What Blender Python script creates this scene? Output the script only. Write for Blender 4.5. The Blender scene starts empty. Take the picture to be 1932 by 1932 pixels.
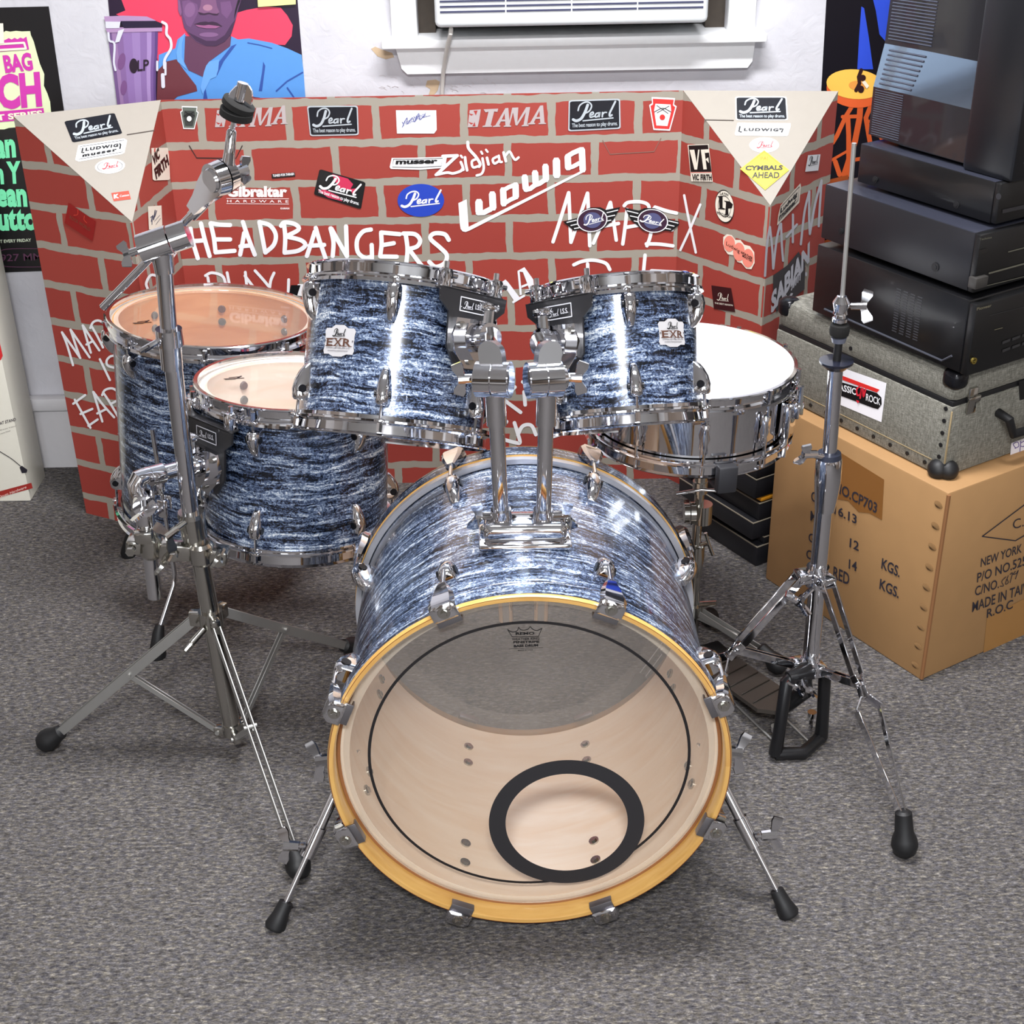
import bpy, bmesh, math, random
from mathutils import Vector as V, Matrix

SC = bpy.context.scene
COL = SC.collection
rnd = random.Random(7)
R_ = math.radians

# ------------------------------------------------------------------ camera
FPX, CXY = 2665.0, 966.0
TH, RO = R_(28.63), R_(1.104)
CAM = V((0, 0, 1.61))
_fw = V((0, math.cos(TH), -math.sin(TH)))
_up = V((0, math.sin(TH), math.cos(TH)))
_ri = V((1, 0, 0))
RIGHT = _ri * math.cos(RO) - _up * math.sin(RO)
UP = _ri * math.sin(RO) + _up * math.cos(RO)
cd = bpy.data.cameras.new('camera')
cd.sensor_width = 36
cd.lens = FPX / 1932 * 36
cd.clip_start = .05
cam = bpy.data.objects.new('camera', cd)
COL.objects.link(cam)
m = Matrix.Identity(4)
for i, a in enumerate((RIGHT, UP, -_fw)):
    for k in range(3):
        m[k][i] = a[k]
m.translation = CAM
cam.matrix_world = m
SC.camera = cam

# ------------------------------------------------------------------ world, lights, exposure
w = bpy.data.worlds.new('world')
SC.world = w
w.use_nodes = True
w.node_tree.nodes['Background'].inputs[0].default_value = (.50, .70, 1, 1)
w.node_tree.nodes['Background'].inputs[1].default_value = 3.2


def area(name, loc, size, power, col=(1, 1, 1), target=None, sy=None):
    l = bpy.data.lights.new(name, 'AREA')
    l.shape = 'RECTANGLE'
    l.size = size
    l.size_y = sy or size
    l.energy = power
    l.color = col
    o = bpy.data.objects.new(name, l)
    o.location = loc
    d = (V(target) - V(loc)) if target else V((0, 0, -1))
    o.rotation_euler = d.to_track_quat('-Z', 'Y').to_euler()
    COL.objects.link(o)
    return o


area('ceiling_lamp', (.15, 1.95, 2.62), 1.2, 46, (.98, .98, 1), sy=.25)
area('ceiling_lamp', (-.05, -.65, 2.62), .5, 62, (.98, .98, 1), sy=.3)
area('front_fill_light', (-.65, -2.85, 1.5), 1.1, 20, (.88, .94, 1), (0, 1.6, .4), 1.6)  # added unseen fill lamp, brightens drum insides and chrome from the front
area('front_fill_light', (1.15, -2.85, 1.5), 1.1, 20, (.88, .94, 1), (.2, 1.6, .4), 1.6)  # second added fill lamp, apart from the first to break up the chrome
SC.view_settings.view_transform = 'Standard'
SC.view_settings.look = 'None'
SC.view_settings.exposure = 1.08
SC.view_settings.gamma = 1
SC.view_settings.use_curve_mapping = False


# ------------------------------------------------------------------ picture point -> place on a known surface
def ray(px, py):
    return RIGHT * ((px - CXY) / FPX) - UP * ((py - CXY) / FPX) + _fw


def F(px, py, z=0.0):            # where that ray meets the height z
    d = ray(px, py)
    return CAM + d * ((z - CAM.z) / d.z)


def P(px, py, y):                # where it meets the vertical plane at distance y
    d = ray(px, py)
    return CAM + d * (y / d.y)


def D(px, py, dep):              # at that depth from the camera
    return CAM + ray(px, py) * dep


class Plane:
    def __init__(s, p0, n):
        s.p0, s.n = V(p0), V(n).normalized()
        if s.n.dot(CAM - s.p0) < 0:
            s.n = -s.n

    def at(s, px, py, lift=.0006):
        d = ray(px, py)
        t = (s.p0 + s.n * lift - CAM).dot(s.n) / d.dot(s.n)
        return CAM + d * t


def plane3(a, b, c):
    return Plane(a, (V(b) - V(a)).cross(V(c) - V(a)))


# ------------------------------------------------------------------ materials
def lin(c):
    c = c / 255.0
    return c / 12.92 if c <= .04045 else ((c + .055) / 1.055) ** 2.4


def rgb(r, g, b):
    return (lin(r), lin(g), lin(b), 1)


def newmat(name):
    mt = bpy.data.materials.new(name)
    mt.use_nodes = True
    nt = mt.node_tree
    return mt, nt, nt.nodes['Principled BSDF']


_mats = {}


def paint(c, rough=.5, metal=0.0, coat=0.0, bump=0.0, bscale=200, var=0.0, vscale=60):
    key = (c, rough, metal, coat, bump, bscale, var, vscale)
    if key in _mats:
        return _mats[key]
    mt, nt, b = newmat('surface_%d_%d_%d' % c)
    b.inputs['Base Color'].default_value = rgb(*c)
    b.inputs['Roughness'].default_value = rough
    b.inputs['Metallic'].default_value = metal
    b.inputs['Coat Weight'].default_value = coat
    b.inputs['Coat Roughness'].default_value = .05
    tc = nt.nodes.new('ShaderNodeTexCoord')
    if var or not bump:
        n = nt.nodes.new('ShaderNodeTexNoise')
        n.inputs['Scale'].default_value = vscale
        n.inputs['Detail'].default_value = 4
        nt.links.new(tc.outputs['Object'], n.inputs['Vector'])
        mr = nt.nodes.new('ShaderNodeMapRange')
        v = var or .03
        mr.inputs['To Min'].default_value = 1 - v
        mr.inputs['To Max'].default_value = 1 + v
        nt.links.new(n.outputs[0], mr.inputs[0])
        mx = nt.nodes.new('ShaderNodeVectorMath')
        mx.operation = 'SCALE'
        mx.inputs[0].default_value = rgb(*c)[:3]
        nt.links.new(mr.outputs[0], mx.inputs['Scale'])
        nt.links.new(mx.outputs[0], b.inputs['Base Color'])
    if bump:
        n = nt.nodes.new('ShaderNodeTexNoise')
        n.inputs['Scale'].default_value = bscale
        n.inputs['Detail'].default_value = 3
        nt.links.new(tc.outputs['Object'], n.inputs['Vector'])
        bp = nt.nodes.new('ShaderNodeBump')
        bp.inputs['Strength'].default_value = bump
        bp.inputs['Distance'].default_value = .002
        nt.links.new(n.outputs[0], bp.inputs['Height'])
        nt.links.new(bp.outputs[0], b.inputs['Normal'])
    _mats[key] = mt
    return mt


def ramp(nt, stops, fac):
    r = nt.nodes.new('ShaderNodeValToRGB')
    el = r.color_ramp.elements
    while len(el) < len(stops):
        el.new(.5)
    for e, (p, c) in zip(el, stops):
        e.position = p
        e.color = c
    nt.links.new(fac, r.inputs[0])
    return r


def noise(nt, vec, scale, detail=3, dist=0.0, rough=.5):
    n = nt.nodes.new('ShaderNodeTexNoise')
    n.inputs['Scale'].default_value = scale
    n.inputs['Detail'].default_value = detail
    n.inputs['Distortion'].default_value = dist
    n.inputs['Roughness'].default_value = rough
    if vec is not None:
        nt.links.new(vec, n.inputs['Vector'])
    return n


def mapping(nt, vec, scale=(1, 1, 1), loc=(0, 0, 0)):
    mp = nt.nodes.new('ShaderNodeMapping')
    mp.inputs['Scale'].default_value = scale
    mp.inputs['Location'].default_value = loc
    nt.links.new(vec, mp.inputs['Vector'])
    return mp.outputs[0]


def math_(nt, op, a, b=None, clamp=False):
    n = nt.nodes.new('ShaderNodeMath')
    n.operation = op
    n.use_clamp = clamp
    for i, x in enumerate((a, b)):
        if x is None:
            continue
        if isinstance(x, (int, float)):
            n.inputs[i].default_value = x
        else:
            nt.links.new(x, n.inputs[i])
    return n.outputs[0]


def make_wrap():
    mt, nt, b = newmat('oyster_strata_wrap')
    tc = nt.nodes.new('ShaderNodeTexCoord')
    uv = tc.outputs['UV']
    wob = noise(nt, mapping(nt, uv, (14, 14, 1)), 1, 2)
    # bend the strata a little
    sx = nt.nodes.new('ShaderNodeSeparateXYZ')
    nt.links.new(uv, sx.inputs[0])
    y2 = math_(nt, 'ADD', sx.outputs[1], math_(nt, 'MULTIPLY', wob.outputs[0], .018))
    cb = nt.nodes.new('ShaderNodeCombineXYZ')
    nt.links.new(sx.outputs[0], cb.inputs[0])
    nt.links.new(y2, cb.inputs[1])
    v = cb.outputs[0]
    lines = noise(nt, mapping(nt, v, (17, 165, 1)), 1, 4, .9, .6)
    cells = noise(nt, mapping(nt, v, (112, 132, 1), (3, 7, 0)), 1, 2, 2.2, .6)
    bands = noise(nt, mapping(nt, v, (5, 55, 1), (9, 2, 0)), 1, 2)
    s = math_(nt, 'ADD', math_(nt, 'MULTIPLY', lines.outputs[0], .56), math_(nt, 'MULTIPLY', cells.outputs[0], .44))
    s = math_(nt, 'ADD', s, math_(nt, 'MULTIPLY', math_(nt, 'SUBTRACT', bands.outputs[0], .5), .34))
    r = ramp(nt, [(.36, rgb(6, 8, 14)), (.435, rgb(22, 28, 42)), (.48, rgb(60, 73, 100)),
                  (.535, rgb(98, 114, 144)), (.59, rgb(158, 172, 190)), (.665, rgb(240, 244, 246))], s)
    nt.links.new(r.outputs[0], b.inputs['Base Color'])
    b.inputs['Metallic'].default_value = .25
    b.inputs['Roughness'].default_value = .22
    b.inputs['Coat Weight'].default_value = .55
    b.inputs['Coat Roughness'].default_value = .06
    return mt


def make_wood(name, c1, c2, scale, rough=.4, coat=0.0, uv=True):
    mt, nt, b = newmat(name)
    tc = nt.nodes.new('ShaderNodeTexCoord')
    n = noise(nt, mapping(nt, tc.outputs['UV' if uv else 'Object'], scale), 1, 5, .8)
    r = ramp(nt, [(.3, rgb(*c1)), (.7, rgb(*c2))], n.outputs[0])
    nt.links.new(r.outputs[0], b.inputs['Base Color'])
    b.inputs['Roughness'].default_value = rough
    b.inputs['Coat Weight'].default_value = coat
    return mt


def make_film(name, haze, tint=(1, 1, 1, 1), hazecol=(.9, .88, .85, 1)):
    mt = bpy.data.materials.new(name)
    mt.use_nodes = True
    nt = mt.node_tree
    nt.nodes.clear()
    out = nt.nodes.new('ShaderNodeOutputMaterial')
    tr = nt.nodes.new('ShaderNodeBsdfTransparent')
    tr.inputs[0].default_value = tint
    df = nt.nodes.new('ShaderNodeBsdfDiffuse')
    df.inputs[0].default_value = hazecol
    gl = nt.nodes.new('ShaderNodeBsdfGlossy')
    gl.inputs['Roughness'].default_value = .04
    lw = nt.nodes.new('ShaderNodeLayerWeight')
    lw.inputs[0].default_value = .5
    fr = math_(nt, 'ADD', math_(nt, 'MULTIPLY', math_(nt, 'POWER', lw.outputs['Facing'], 4.5), .75), .05)
    m1 = nt.nodes.new('ShaderNodeMixShader')
    m1.inputs[0].default_value = haze
    nt.links.new(tr.outputs[0], m1.inputs[1])
    nt.links.new(df.outputs[0], m1.inputs[2])
    m2 = nt.nodes.new('ShaderNodeMixShader')
    nt.links.new(fr, m2.inputs[0])
    nt.links.new(m1.outputs[0], m2.inputs[1])
    nt.links.new(gl.outputs[0], m2.inputs[2])
    nt.links.new(m2.outputs[0], out.inputs[0])
    return mt


def make_carpet():
    mt, nt, b = newmat('heather_carpet')
    tc = nt.nodes.new('ShaderNodeTexCoord')
    v = tc.outputs['Object']
    n1 = noise(nt, mapping(nt, v, (85, 210, 1)), 1, 5, .5, .72)
    n2 = noise(nt, v, 3, 3)
    n3 = noise(nt, mapping(nt, v, (300, 420, 1)), 1, 2)
    s = math_(nt, 'ADD', math_(nt, 'MULTIPLY', n1.outputs[0], .8), math_(nt, 'MULTIPLY', n3.outputs[0], .2))
    r = ramp(nt, [(.32, rgb(36, 34, 35)), (.46, rgb(75, 73, 73)), (.55, rgb(99, 96, 94)), (.68, rgb(150, 146, 138))], s)
    hue = noise(nt, mapping(nt, v, (90, 170, 1), (4, 4, 0)), 1, 2)
    h = ramp(nt, [(.35, (.92, .93, 1.03, 1)), (.65, (1.06, 1.02, .92, 1))], hue.outputs[0])
    mx = nt.nodes.new('ShaderNodeMix')
    mx.data_type = 'RGBA'
    mx.blend_type = 'MULTIPLY'
    mx.inputs[0].default_value = 1
    nt.links.new(r.outputs[0], mx.inputs[6])
    nt.links.new(h.outputs[0], mx.inputs[7])
    nt.links.new(mx.outputs[2], b.inputs['Base Color'])
    b.inputs['Roughness'].default_value = .95
    b.inputs['Specular IOR Level'].default_value = .1
    bp = nt.nodes.new('ShaderNodeBump')
    bp.inputs['Strength'].default_value = .5
    bp.inputs['Distance'].default_value = .003
    nt.links.new(n1.outputs[0], bp.inputs['Height'])
    nt.links.new(bp.outputs[0], b.inputs['Normal'])
    return mt


def make_brick():
    mt, nt, b = newmat('printed_brick_cardboard')
    tc = nt.nodes.new('ShaderNodeTexCoord')
    uv = tc.outputs['UV']
    wob = noise(nt, mapping(nt, uv, (22, 22, 1)), 1, 2)
    va = nt.nodes.new('ShaderNodeVectorMath')
    va.operation = 'MULTIPLY_ADD'
    va.inputs[1].default_value = (.011, .011, 0)
    nt.links.new(wob.outputs['Color'], va.inputs[0])
    nt.links.new(uv, va.inputs[2])
    vb = nt.nodes.new('ShaderNodeVectorMath')
    vb.operation = 'ADD'
    vb.inputs[1].default_value = (-.0055, -.0055, 0)
    nt.links.new(va.outputs[0], vb.inputs[0])
    br = nt.nodes.new('ShaderNodeTexBrick')
    br.offset = .5
    br.inputs['Scale'].default_value = 1
    br.inputs['Mortar Size'].default_value = .0088
    br.inputs['Mortar Smooth'].default_value = .05
    br.inputs['Brick Width'].default_value = .1905
    br.inputs['Row Height'].default_value = .088
    br.inputs['Color1'].default_value = rgb(150, 60, 52)
    br.inputs['Color2'].default_value = rgb(156, 64, 55)
    br.inputs['Mortar'].default_value = rgb(152, 145, 133)
    nt.links.new(vb.outputs[0], br.inputs['Vector'])
    nt.links.new(br.outputs[0], b.inputs['Base Color'])
    b.inputs['Roughness'].default_value = .5
    b.inputs['Specular IOR Level'].default_value = .3
    return mt


def make_plaster():
    mt, nt, b = newmat('white_painted_plaster')
    tc = nt.nodes.new('ShaderNodeTexCoord')
    n = noise(nt, tc.outputs['Object'], 9, 5)
    r = ramp(nt, [(.3, rgb(198, 197, 203)), (.7, rgb(208, 207, 212))], n.outputs[0])
    nt.links.new(r.outputs[0], b.inputs['Base Color'])
    b.inputs['Roughness'].default_value = .55
    n2 = noise(nt, tc.outputs['Object'], 30, 6, 1.0)
    bp = nt.nodes.new('ShaderNodeBump')
    bp.inputs['Strength'].default_value = .25
    bp.inputs['Distance'].default_value = .006
    nt.links.new(n2.outputs[0], bp.inputs['Height'])
    nt.links.new(bp.outputs[0], b.inputs['Normal'])
    return mt


def make_tweed():
    mt, nt, b = newmat('grey_tweed_cloth')
    tc = nt.nodes.new('ShaderNodeTexCoord')
    v = tc.outputs['Object']
    n1 = noise(nt, mapping(nt, v, (90, 90, 1300)), 1, 2)
    n2 = noise(nt, mapping(nt, v, (1000, 1000, 90)), 1, 2)
    s = math_(nt, 'MULTIPLY', math_(nt, 'ADD', n1.outputs[0], n2.outputs[0]), .5)
    r = ramp(nt, [(.36, rgb(80, 78, 70)), (.5, rgb(112, 110, 101)), (.64, rgb(148, 146, 136))], s)
    nt.links.new(r.outputs[0], b.inputs['Base Color'])
    b.inputs['Roughness'].default_value = .75
    return mt


CHROME = paint((222, 222, 226), .06, 1.0)
NICKEL = paint((188, 186, 180), .16, 1.0)
STEEL = paint((176, 175, 172), .42, .75)
DULL = paint((138, 136, 140), .36, .9)
RUBBER = paint((16, 16, 18), .55)
FELT = paint((17, 16, 15), .95, bump=.4, bscale=900)
BLACK = paint((20, 20, 22), .32)
BLKM = paint((24, 24, 27), .38, coat=.3)
WRAP = make_wrap()
MAPLE = make_wood('maple_ply_inside', (243, 220, 196), (250, 235, 218), (7, 40, 1), .35)
MAPLE_IN = make_wood('warm_maple_inside', (204, 136, 80), (220, 156, 98), (8, 40, 1), .45)
HOOPWOOD = make_wood('amber_lacquered_hoop', (196, 148, 78), (214, 170, 98), (10, 60, 1), .25, .8)
PLYLINE = paint((110, 52, 24), .4)
HEAD = make_film('clear_drum_film', .10)
HEADRING = make_film('clear_film_collar', .42, hazecol=(.95, .86, .74, 1))
BASSHEAD = make_film('clear_bass_film', .10, (.90, .86, .80, 1), hazecol=(.92, .86, .80, 1))
BATTER = make_film('batter_film', .03, (.9, .9, .92, 1), (.6, .6, .62, 1))
BATTER2 = make_film('batter_film_ring', .14, (.9, .9, .92, 1), (.6, .6, .62, 1))
COATED = paint((244, 244, 244), .6)
CARPET = make_carpet()
BRICK = make_brick()
CARD = paint((160, 153, 143), .7, var=.03)
PLASTER = make_plaster()
WHITEPAINT = paint((243, 244, 245), .35)
TWEED = make_tweed()
KRAFT = paint((156, 119, 77), .7, var=.06, vscale=25)
KRAFT2 = paint((176, 132, 82), .7, var=.06, vscale=25)
TAPE = paint((132, 88, 44), .3)
INK = paint((38, 34, 44), .7)
BLKINK = paint((14, 14, 16), .4)
WHITEINK = paint((238, 238, 240), .4)
SILVERINK = paint((178, 178, 186), .35)
REDINK = paint((206, 36, 52), .4)


# ------------------------------------------------------------------ scene graph
def tag(o, label=None, cat=None, group=None, kind=None):
    if label: o['label'] = label
    if cat: o['category'] = cat
    if group: o['group'] = group
    if kind: o['kind'] = kind
    return o


def thing(name, loc, label, cat, group=None):
    o = bpy.data.objects.new(name, None)
    o.empty_display_size = .05
    o.location = loc
    COL.objects.link(o)
    return tag(o, label, cat, group)


class MB:
    def __init__(s, M=None):
        s.v, s.f, s.uv = [], [], []
        s.M = M or Matrix.Identity(4)

    def add(s, verts, faces, uvs=None):
        n = len(s.v)
        s.v += [s.M @ V(p) for p in verts]
        s.f += [[i + n for i in f] for f in faces]
        s.uv += uvs if uvs else [None] * len(faces)
        return s

    def lathe(s, prof, seg=64, T=None, closed=False, uvr=None, a0=0.0, a1=None):
        T = T or Matrix.Identity(4)
        full = a1 is None
        n = seg if full else seg + 1
        span = 2 * math.pi if full else a1 - a0
        vs, fs, us = [], [], []
        for r, z in prof:
            for i in range(n):
                a = a0 + span * i / seg
                vs.append(T @ V((r * math.cos(a), r * math.sin(a), z)))
        m = len(prof)
        rng = range(m) if closed else range(m - 1)
        ln = [0]
        for k in range(1, m):
            ln.append(ln[-1] + math.hypot(prof[k][0] - prof[k - 1][0], prof[k][1] - prof[k - 1][1]))
        for k in rng:
            k2 = (k + 1) % m
            for i in range(seg):
                j = (i + 1) % n if full else i + 1
                fs.append([k * n + i, k * n + j, k2 * n + j, k2 * n + i])
                if uvr:
                    ua, ub = uvr * span * i / seg, uvr * span * (i + 1) / seg
                    va = ln[k]
                    vb = ln[k2] if k2 else ln[-1] + .01
                    us.append([(ua, va), (ub, va), (ub, vb), (ua, vb)])
        return s.add(vs, fs, us or None)

    def tube(s, pts, r, seg=12, caps=True):
        pts = [V(p) for p in pts]
        n = len(pts)
        rr = r if isinstance(r, (list, tuple)) else [r] * n
        tan = []
        for i in range(n):
            a = pts[max(i - 1, 0)]
            b = pts[min(i + 1, n - 1)]
            d = b - a
            tan.append(d.normalized() if d.length > 1e-9 else (tan[-1] if tan else V((0, 0, 1))))
        ref = V((0, 0, 1)) if abs(tan[0].z) < .9 else V((1, 0, 0))
        u = tan[0].cross(ref).normalized()
        vs, fs = [], []
        for i in range(n):
            u = (u - tan[i] * u.dot(tan[i])).normalized()
            w_ = tan[i].cross(u)
            for k in range(seg):
                a = 2 * math.pi * k / seg
                vs.append(pts[i] + (u * math.cos(a) + w_ * math.sin(a)) * rr[i])
        for i in range(n - 1):
            for k in range(seg):
                j = (k + 1) % seg
                fs.append([i * seg + k, i * seg + j, (i + 1) * seg + j, (i + 1) * seg + k])
        if caps:
            fs.append(list(range(seg))[::-1])
            fs.append([(n - 1) * seg + k for k in range(seg)])
        return s.add(vs, fs)

    def cyl(s, a, b, r, r2=None, seg=20):
        return s.tube([a, b], [r, r if r2 is None else r2], seg)

    def box(s, c, size, axes=None, bev=0.0, seg=2):
        bm = bmesh.new()
        bmesh.ops.create_cube(bm, size=1)
        for v in bm.verts:
            v.co = V((v.co.x * size[0], v.co.y * size[1], v.co.z * size[2]))
        if bev:
            bmesh.ops.bevel(bm, geom=bm.edges[:], offset=bev, segments=seg, affect='EDGES', profile=.5)
        bm.verts.index_update()
        if axes is None:
            axes = (V((1, 0, 0)), V((0, 1, 0)), V((0, 0, 1)))
        c = V(c)
        vs = [c + axes[0] * v.co.x + axes[1] * v.co.y + axes[2] * v.co.z for v in bm.verts]
        fs = [[v.index for v in f.verts] for f in bm.faces]
        bm.free()
        return s.add(vs, fs)

    def prism(s, poly, n, th):
        poly = [V(p) for p in poly]
        n = V(n).normalized() * th
        k = len(poly)
        vs = poly + [p + n for p in poly]
        fs = [list(range(k))[::-1], list(range(k, 2 * k))]
        for i in range(k):
            j = (i + 1) % k
            fs.append([i, j, j + k, i + k])
        return s.add(vs, fs)

    def loft(s, rings):
        k = len(rings[0])
        vs = [p for r in rings for p in r]
        fs = []
        for i in range(len(rings) - 1):
            for a in range(k):
                b = (a + 1) % k
                fs.append([i * k + a, i * k + b, (i + 1) * k + b, (i + 1) * k + a])
        fs.append(list(range(k))[::-1])
        fs.append([(len(rings) - 1) * k + a for a in range(k)])
        return s.add(vs, fs)

    def ball(s, c, r, seg=14, sc=(1, 1, 1)):
        c = V(c)
        h = seg // 2
        prof = [(max(r * math.sin(math.pi * i / h), 1e-5), -r * math.cos(math.pi * i / h)) for i in range(h + 1)]
        T = Matrix.Translation(c) @ Matrix.Diagonal((sc[0], sc[1], sc[2], 1))
        return s.lathe(prof, seg, T)

    def build(s, name, mat, parent=None, sharp=38, origin=None, fix=True):
        me = bpy.data.meshes.new(name)
        if origin is None:
            if parent is None:
                xs = [[p[i] for p in s.v] for i in range(3)]
                origin = V(((min(xs[0]) + max(xs[0])) / 2, (min(xs[1]) + max(xs[1])) / 2, min(xs[2])))
            else:
                origin = sum(s.v, V()) / len(s.v)
        origin = V(origin)
        me.from_pydata([p - origin for p in s.v], [], s.f)
        if any(u is not None for u in s.uv):
            uvl = me.uv_layers.new(name='uv')
            li = 0
            for f, u in zip(s.f, s.uv):
                for k in range(len(f)):
                    if u is not None:
                        uvl.data[li].uv = u[k]
                    li += 1
        if fix:
            bm = bmesh.new()
            bm.from_mesh(me)
            bmesh.ops.recalc_face_normals(bm, faces=bm.faces)
            bm.to_mesh(me)
            bm.free()
        me.polygons.foreach_set('use_smooth', [True] * len(me.polygons))
        me.set_sharp_from_angle(angle=R_(sharp))
        me.materials.append(mat)
        o = bpy.data.objects.new(name, me)
        o.location = origin
        COL.objects.link(o)
        if parent is not None:
            o.parent = parent
            o.matrix_parent_inverse = Matrix.Translation(-wloc(parent))
        return o


def wloc(o):
    return V(o.location)


# ------------------------------------------------------------------ flat print helpers
_fontcache = {}


def glyphs(txt, bold=0.0, spacing=1.0):
    key = (txt, bold, spacing)
    if key in _fontcache:
        return _fontcache[key]
    cu = bpy.data.curves.new('t', 'FONT')
    cu.body = txt
    cu.size = 1
    cu.offset = bold
    cu.space_character = spacing
    cu.resolution_u = 3
    cu.fill_mode = 'FRONT'
    ob = bpy.data.objects.new('t', cu)
    COL.objects.link(ob)
    dg = bpy.context.evaluated_depsgraph_get()
    me = bpy.data.meshes.new_from_object(ob.evaluated_get(dg))
    vs = [(v.co.x, v.co.y) for v in me.vertices]
    fs = [list(p.vertices) for p in me.polygons]
    COL.objects.unlink(ob)
    bpy.data.objects.remove(ob)
    bpy.data.curves.remove(cu)
    bpy.data.meshes.remove(me)
    x0, x1 = min(v[0] for v in vs), max(v[0] for v in vs)
    y0, y1 = min(v[1] for v in vs), max(v[1] for v in vs)
    vs = [((x - x0) / (x1 - x0), (y - y0) / (y1 - y0)) for x, y in vs]
    _fontcache[key] = (vs, fs)
    return vs, fs


def sub(z):                       # (ox, oy, scale): enlarged-view coordinates -> picture coordinates
    ox, oy, k = z
    return lambda p: (ox + p[0] / k, oy + p[1] / k)


class Print:
    """flat ink on one surface; pm maps a 2-D point to a 3-D point"""
    def __init__(s, pm):
        s.mb, s.k, s.pm0 = MB(), 0, pm

    def pm(s, p):
        return s.pm0(p, s.k * 1.2e-5)

    def poly(s, pts):
        s.k += 1
        s.mb.add([s.pm(p) for p in pts], [list(range(len(pts)))])
        return s

    def stroke(s, pts, w):
        s.k += 1
        pts = [V((p[0], p[1])) for p in pts]
        n = len(pts)
        L, Rr = [], []
        for i in range(n):
            d = (pts[min(i + 1, n - 1)] - pts[max(i - 1, 0)])
            d = d.normalized() if d.length else V((1, 0))
            nn = V((-d.y, d.x)) * (w / 2)
            L.append(pts[i] + nn)
            Rr.append(pts[i] - nn)
        d0 = (pts[0] - pts[1]).normalized() * (w * .38)
        d1 = (pts[-1] - pts[-2]).normalized() * (w * .38)
        e0 = [(L[0] * .78 + Rr[0] * .22) + d0, (L[0] * .22 + Rr[0] * .78) + d0]
        e1 = [(L[-1] * .78 + Rr[-1] * .22) + d1, (L[-1] * .22 + Rr[-1] * .78) + d1]
        vs = L + Rr + e0 + e1
        fs = [[i, i + 1, n + i + 1, n + i] for i in range(n - 1)]
        fs += [[2 * n, 0, n, 2 * n + 1], [n - 1, 2 * n + 2, 2 * n + 3, 2 * n - 1]]
        s.mb.add([s.pm((p.x, p.y)) for p in vs], fs)
        return s

    def curve(s, pts, w, k=5):     # smooth stroke through the points
        if len(pts) < 3:
            return s.stroke(pts, w)
        q = [V((p[0], p[1])) for p in pts]
        q = [q[0] * 2 - q[1]] + q + [q[-1] * 2 - q[-2]]
        o = []
        for i in range(1, len(q) - 2):
            for t in range(k):
                t = t / k
                a, b, c, d = q[i - 1:i + 3]
                o.append(.5 * ((2 * b) + (c - a) * t + (2 * a - 5 * b + 4 * c - d) * t * t + (3 * b - a - 3 * c + d) * t ** 3))
        o.append(q[-2])
        return s.stroke([(p.x, p.y) for p in o], w)

    def ellipse(s, c, rx, ry, rot=0, n=32, ring=0.0):
        s.k += 1
        cr, sr = math.cos(rot), math.sin(rot)
        o = []
        for i in range(n):
            a = 2 * math.pi * i / n
            x, y = math.cos(a), math.sin(a)
            o.append((x, y))
        f = lambda x, y, k: (c[0] + rx * k * x * cr - ry * k * y * sr, c[1] + rx * k * x * sr + ry * k * y * cr)
        if ring:
            vs = [s.pm(f(x, y, 1)) for x, y in o] + [s.pm(f(x, y, 1 - ring)) for x, y in o]
            s.mb.add(vs, [[i, (i + 1) % n, n + (i + 1) % n, n + i] for i in range(n)])
        else:
            s.poly([f(x, y, 1) for x, y in o])
        return s

    def text(s, txt, bl, br, tl, bold=0.0, spacing=1.0):
        s.k += 1
        vs, fs = glyphs(txt, bold, spacing)
        s.mb.add([s.pm((bl[0] + (br[0] - bl[0]) * u + (tl[0] - bl[0]) * v,
                        bl[1] + (br[1] - bl[1]) * u + (tl[1] - bl[1]) * v)) for u, v in vs], fs)
        return s

    def script(s, bl, br, tl, w=1.0, under=True):   # the slanted drum-maker script, unit box
        def q(p):
            u, v = (p[0] - 130) / 360.0, (700 - p[1]) / 150.0
            return (bl[0] + (br[0] - bl[0]) * u + (tl[0] - bl[0]) * v,
                    bl[1] + (br[1] - bl[1]) * u + (tl[1] - bl[1]) * v)
        k = math.hypot(br[0] - bl[0], br[1] - bl[1]) / 360.0 * w
        for pts, ww in (([(248, 575), (232, 630), (205, 680), (165, 698), (132, 686)], 24),
                        ([(168, 618), (176, 580), (212, 556), (255, 556), (283, 585), (268, 625), (232, 642)], 13),
                        ([(276, 662), (306, 650), (300, 634), (279, 648), (284, 674), (318, 668)], 13),
                        ([(356, 642), (330, 650), (328, 674), (352, 668), (364, 640), (362, 674)], 13),
                        ([(388, 640), (390, 676)], 14), ([(391, 656), (404, 642), (424, 642)], 12),
                        ([(490, 558), (468, 610), (452, 650), (456, 672), (474, 664)], 17)):
            s.curve([q(p) for p in pts], ww * k)
        if under:
            s.stroke([q((222, 700)), q((488, 688))], 11 * k)
        return s

    def done(s, name, mat, parent, label=None):
        o = s.mb.build(name, mat, parent, fix=False)
        if label:
            o['label'] = label
        return o


def rrect(x0, y0, x1, y1, r, n=4):
    o = []
    for cx, cy, a in ((x1 - r, y1 - r, 0), (x0 + r, y1 - r, 90), (x0 + r, y0 + r, 180), (x1 - r, y0 + r, 270)):
        for i in range(n + 1):
            t = R_(a + 90 * i / n)
            o.append((cx + r * math.cos(t), cy + r * math.sin(t)))
    return o


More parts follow.
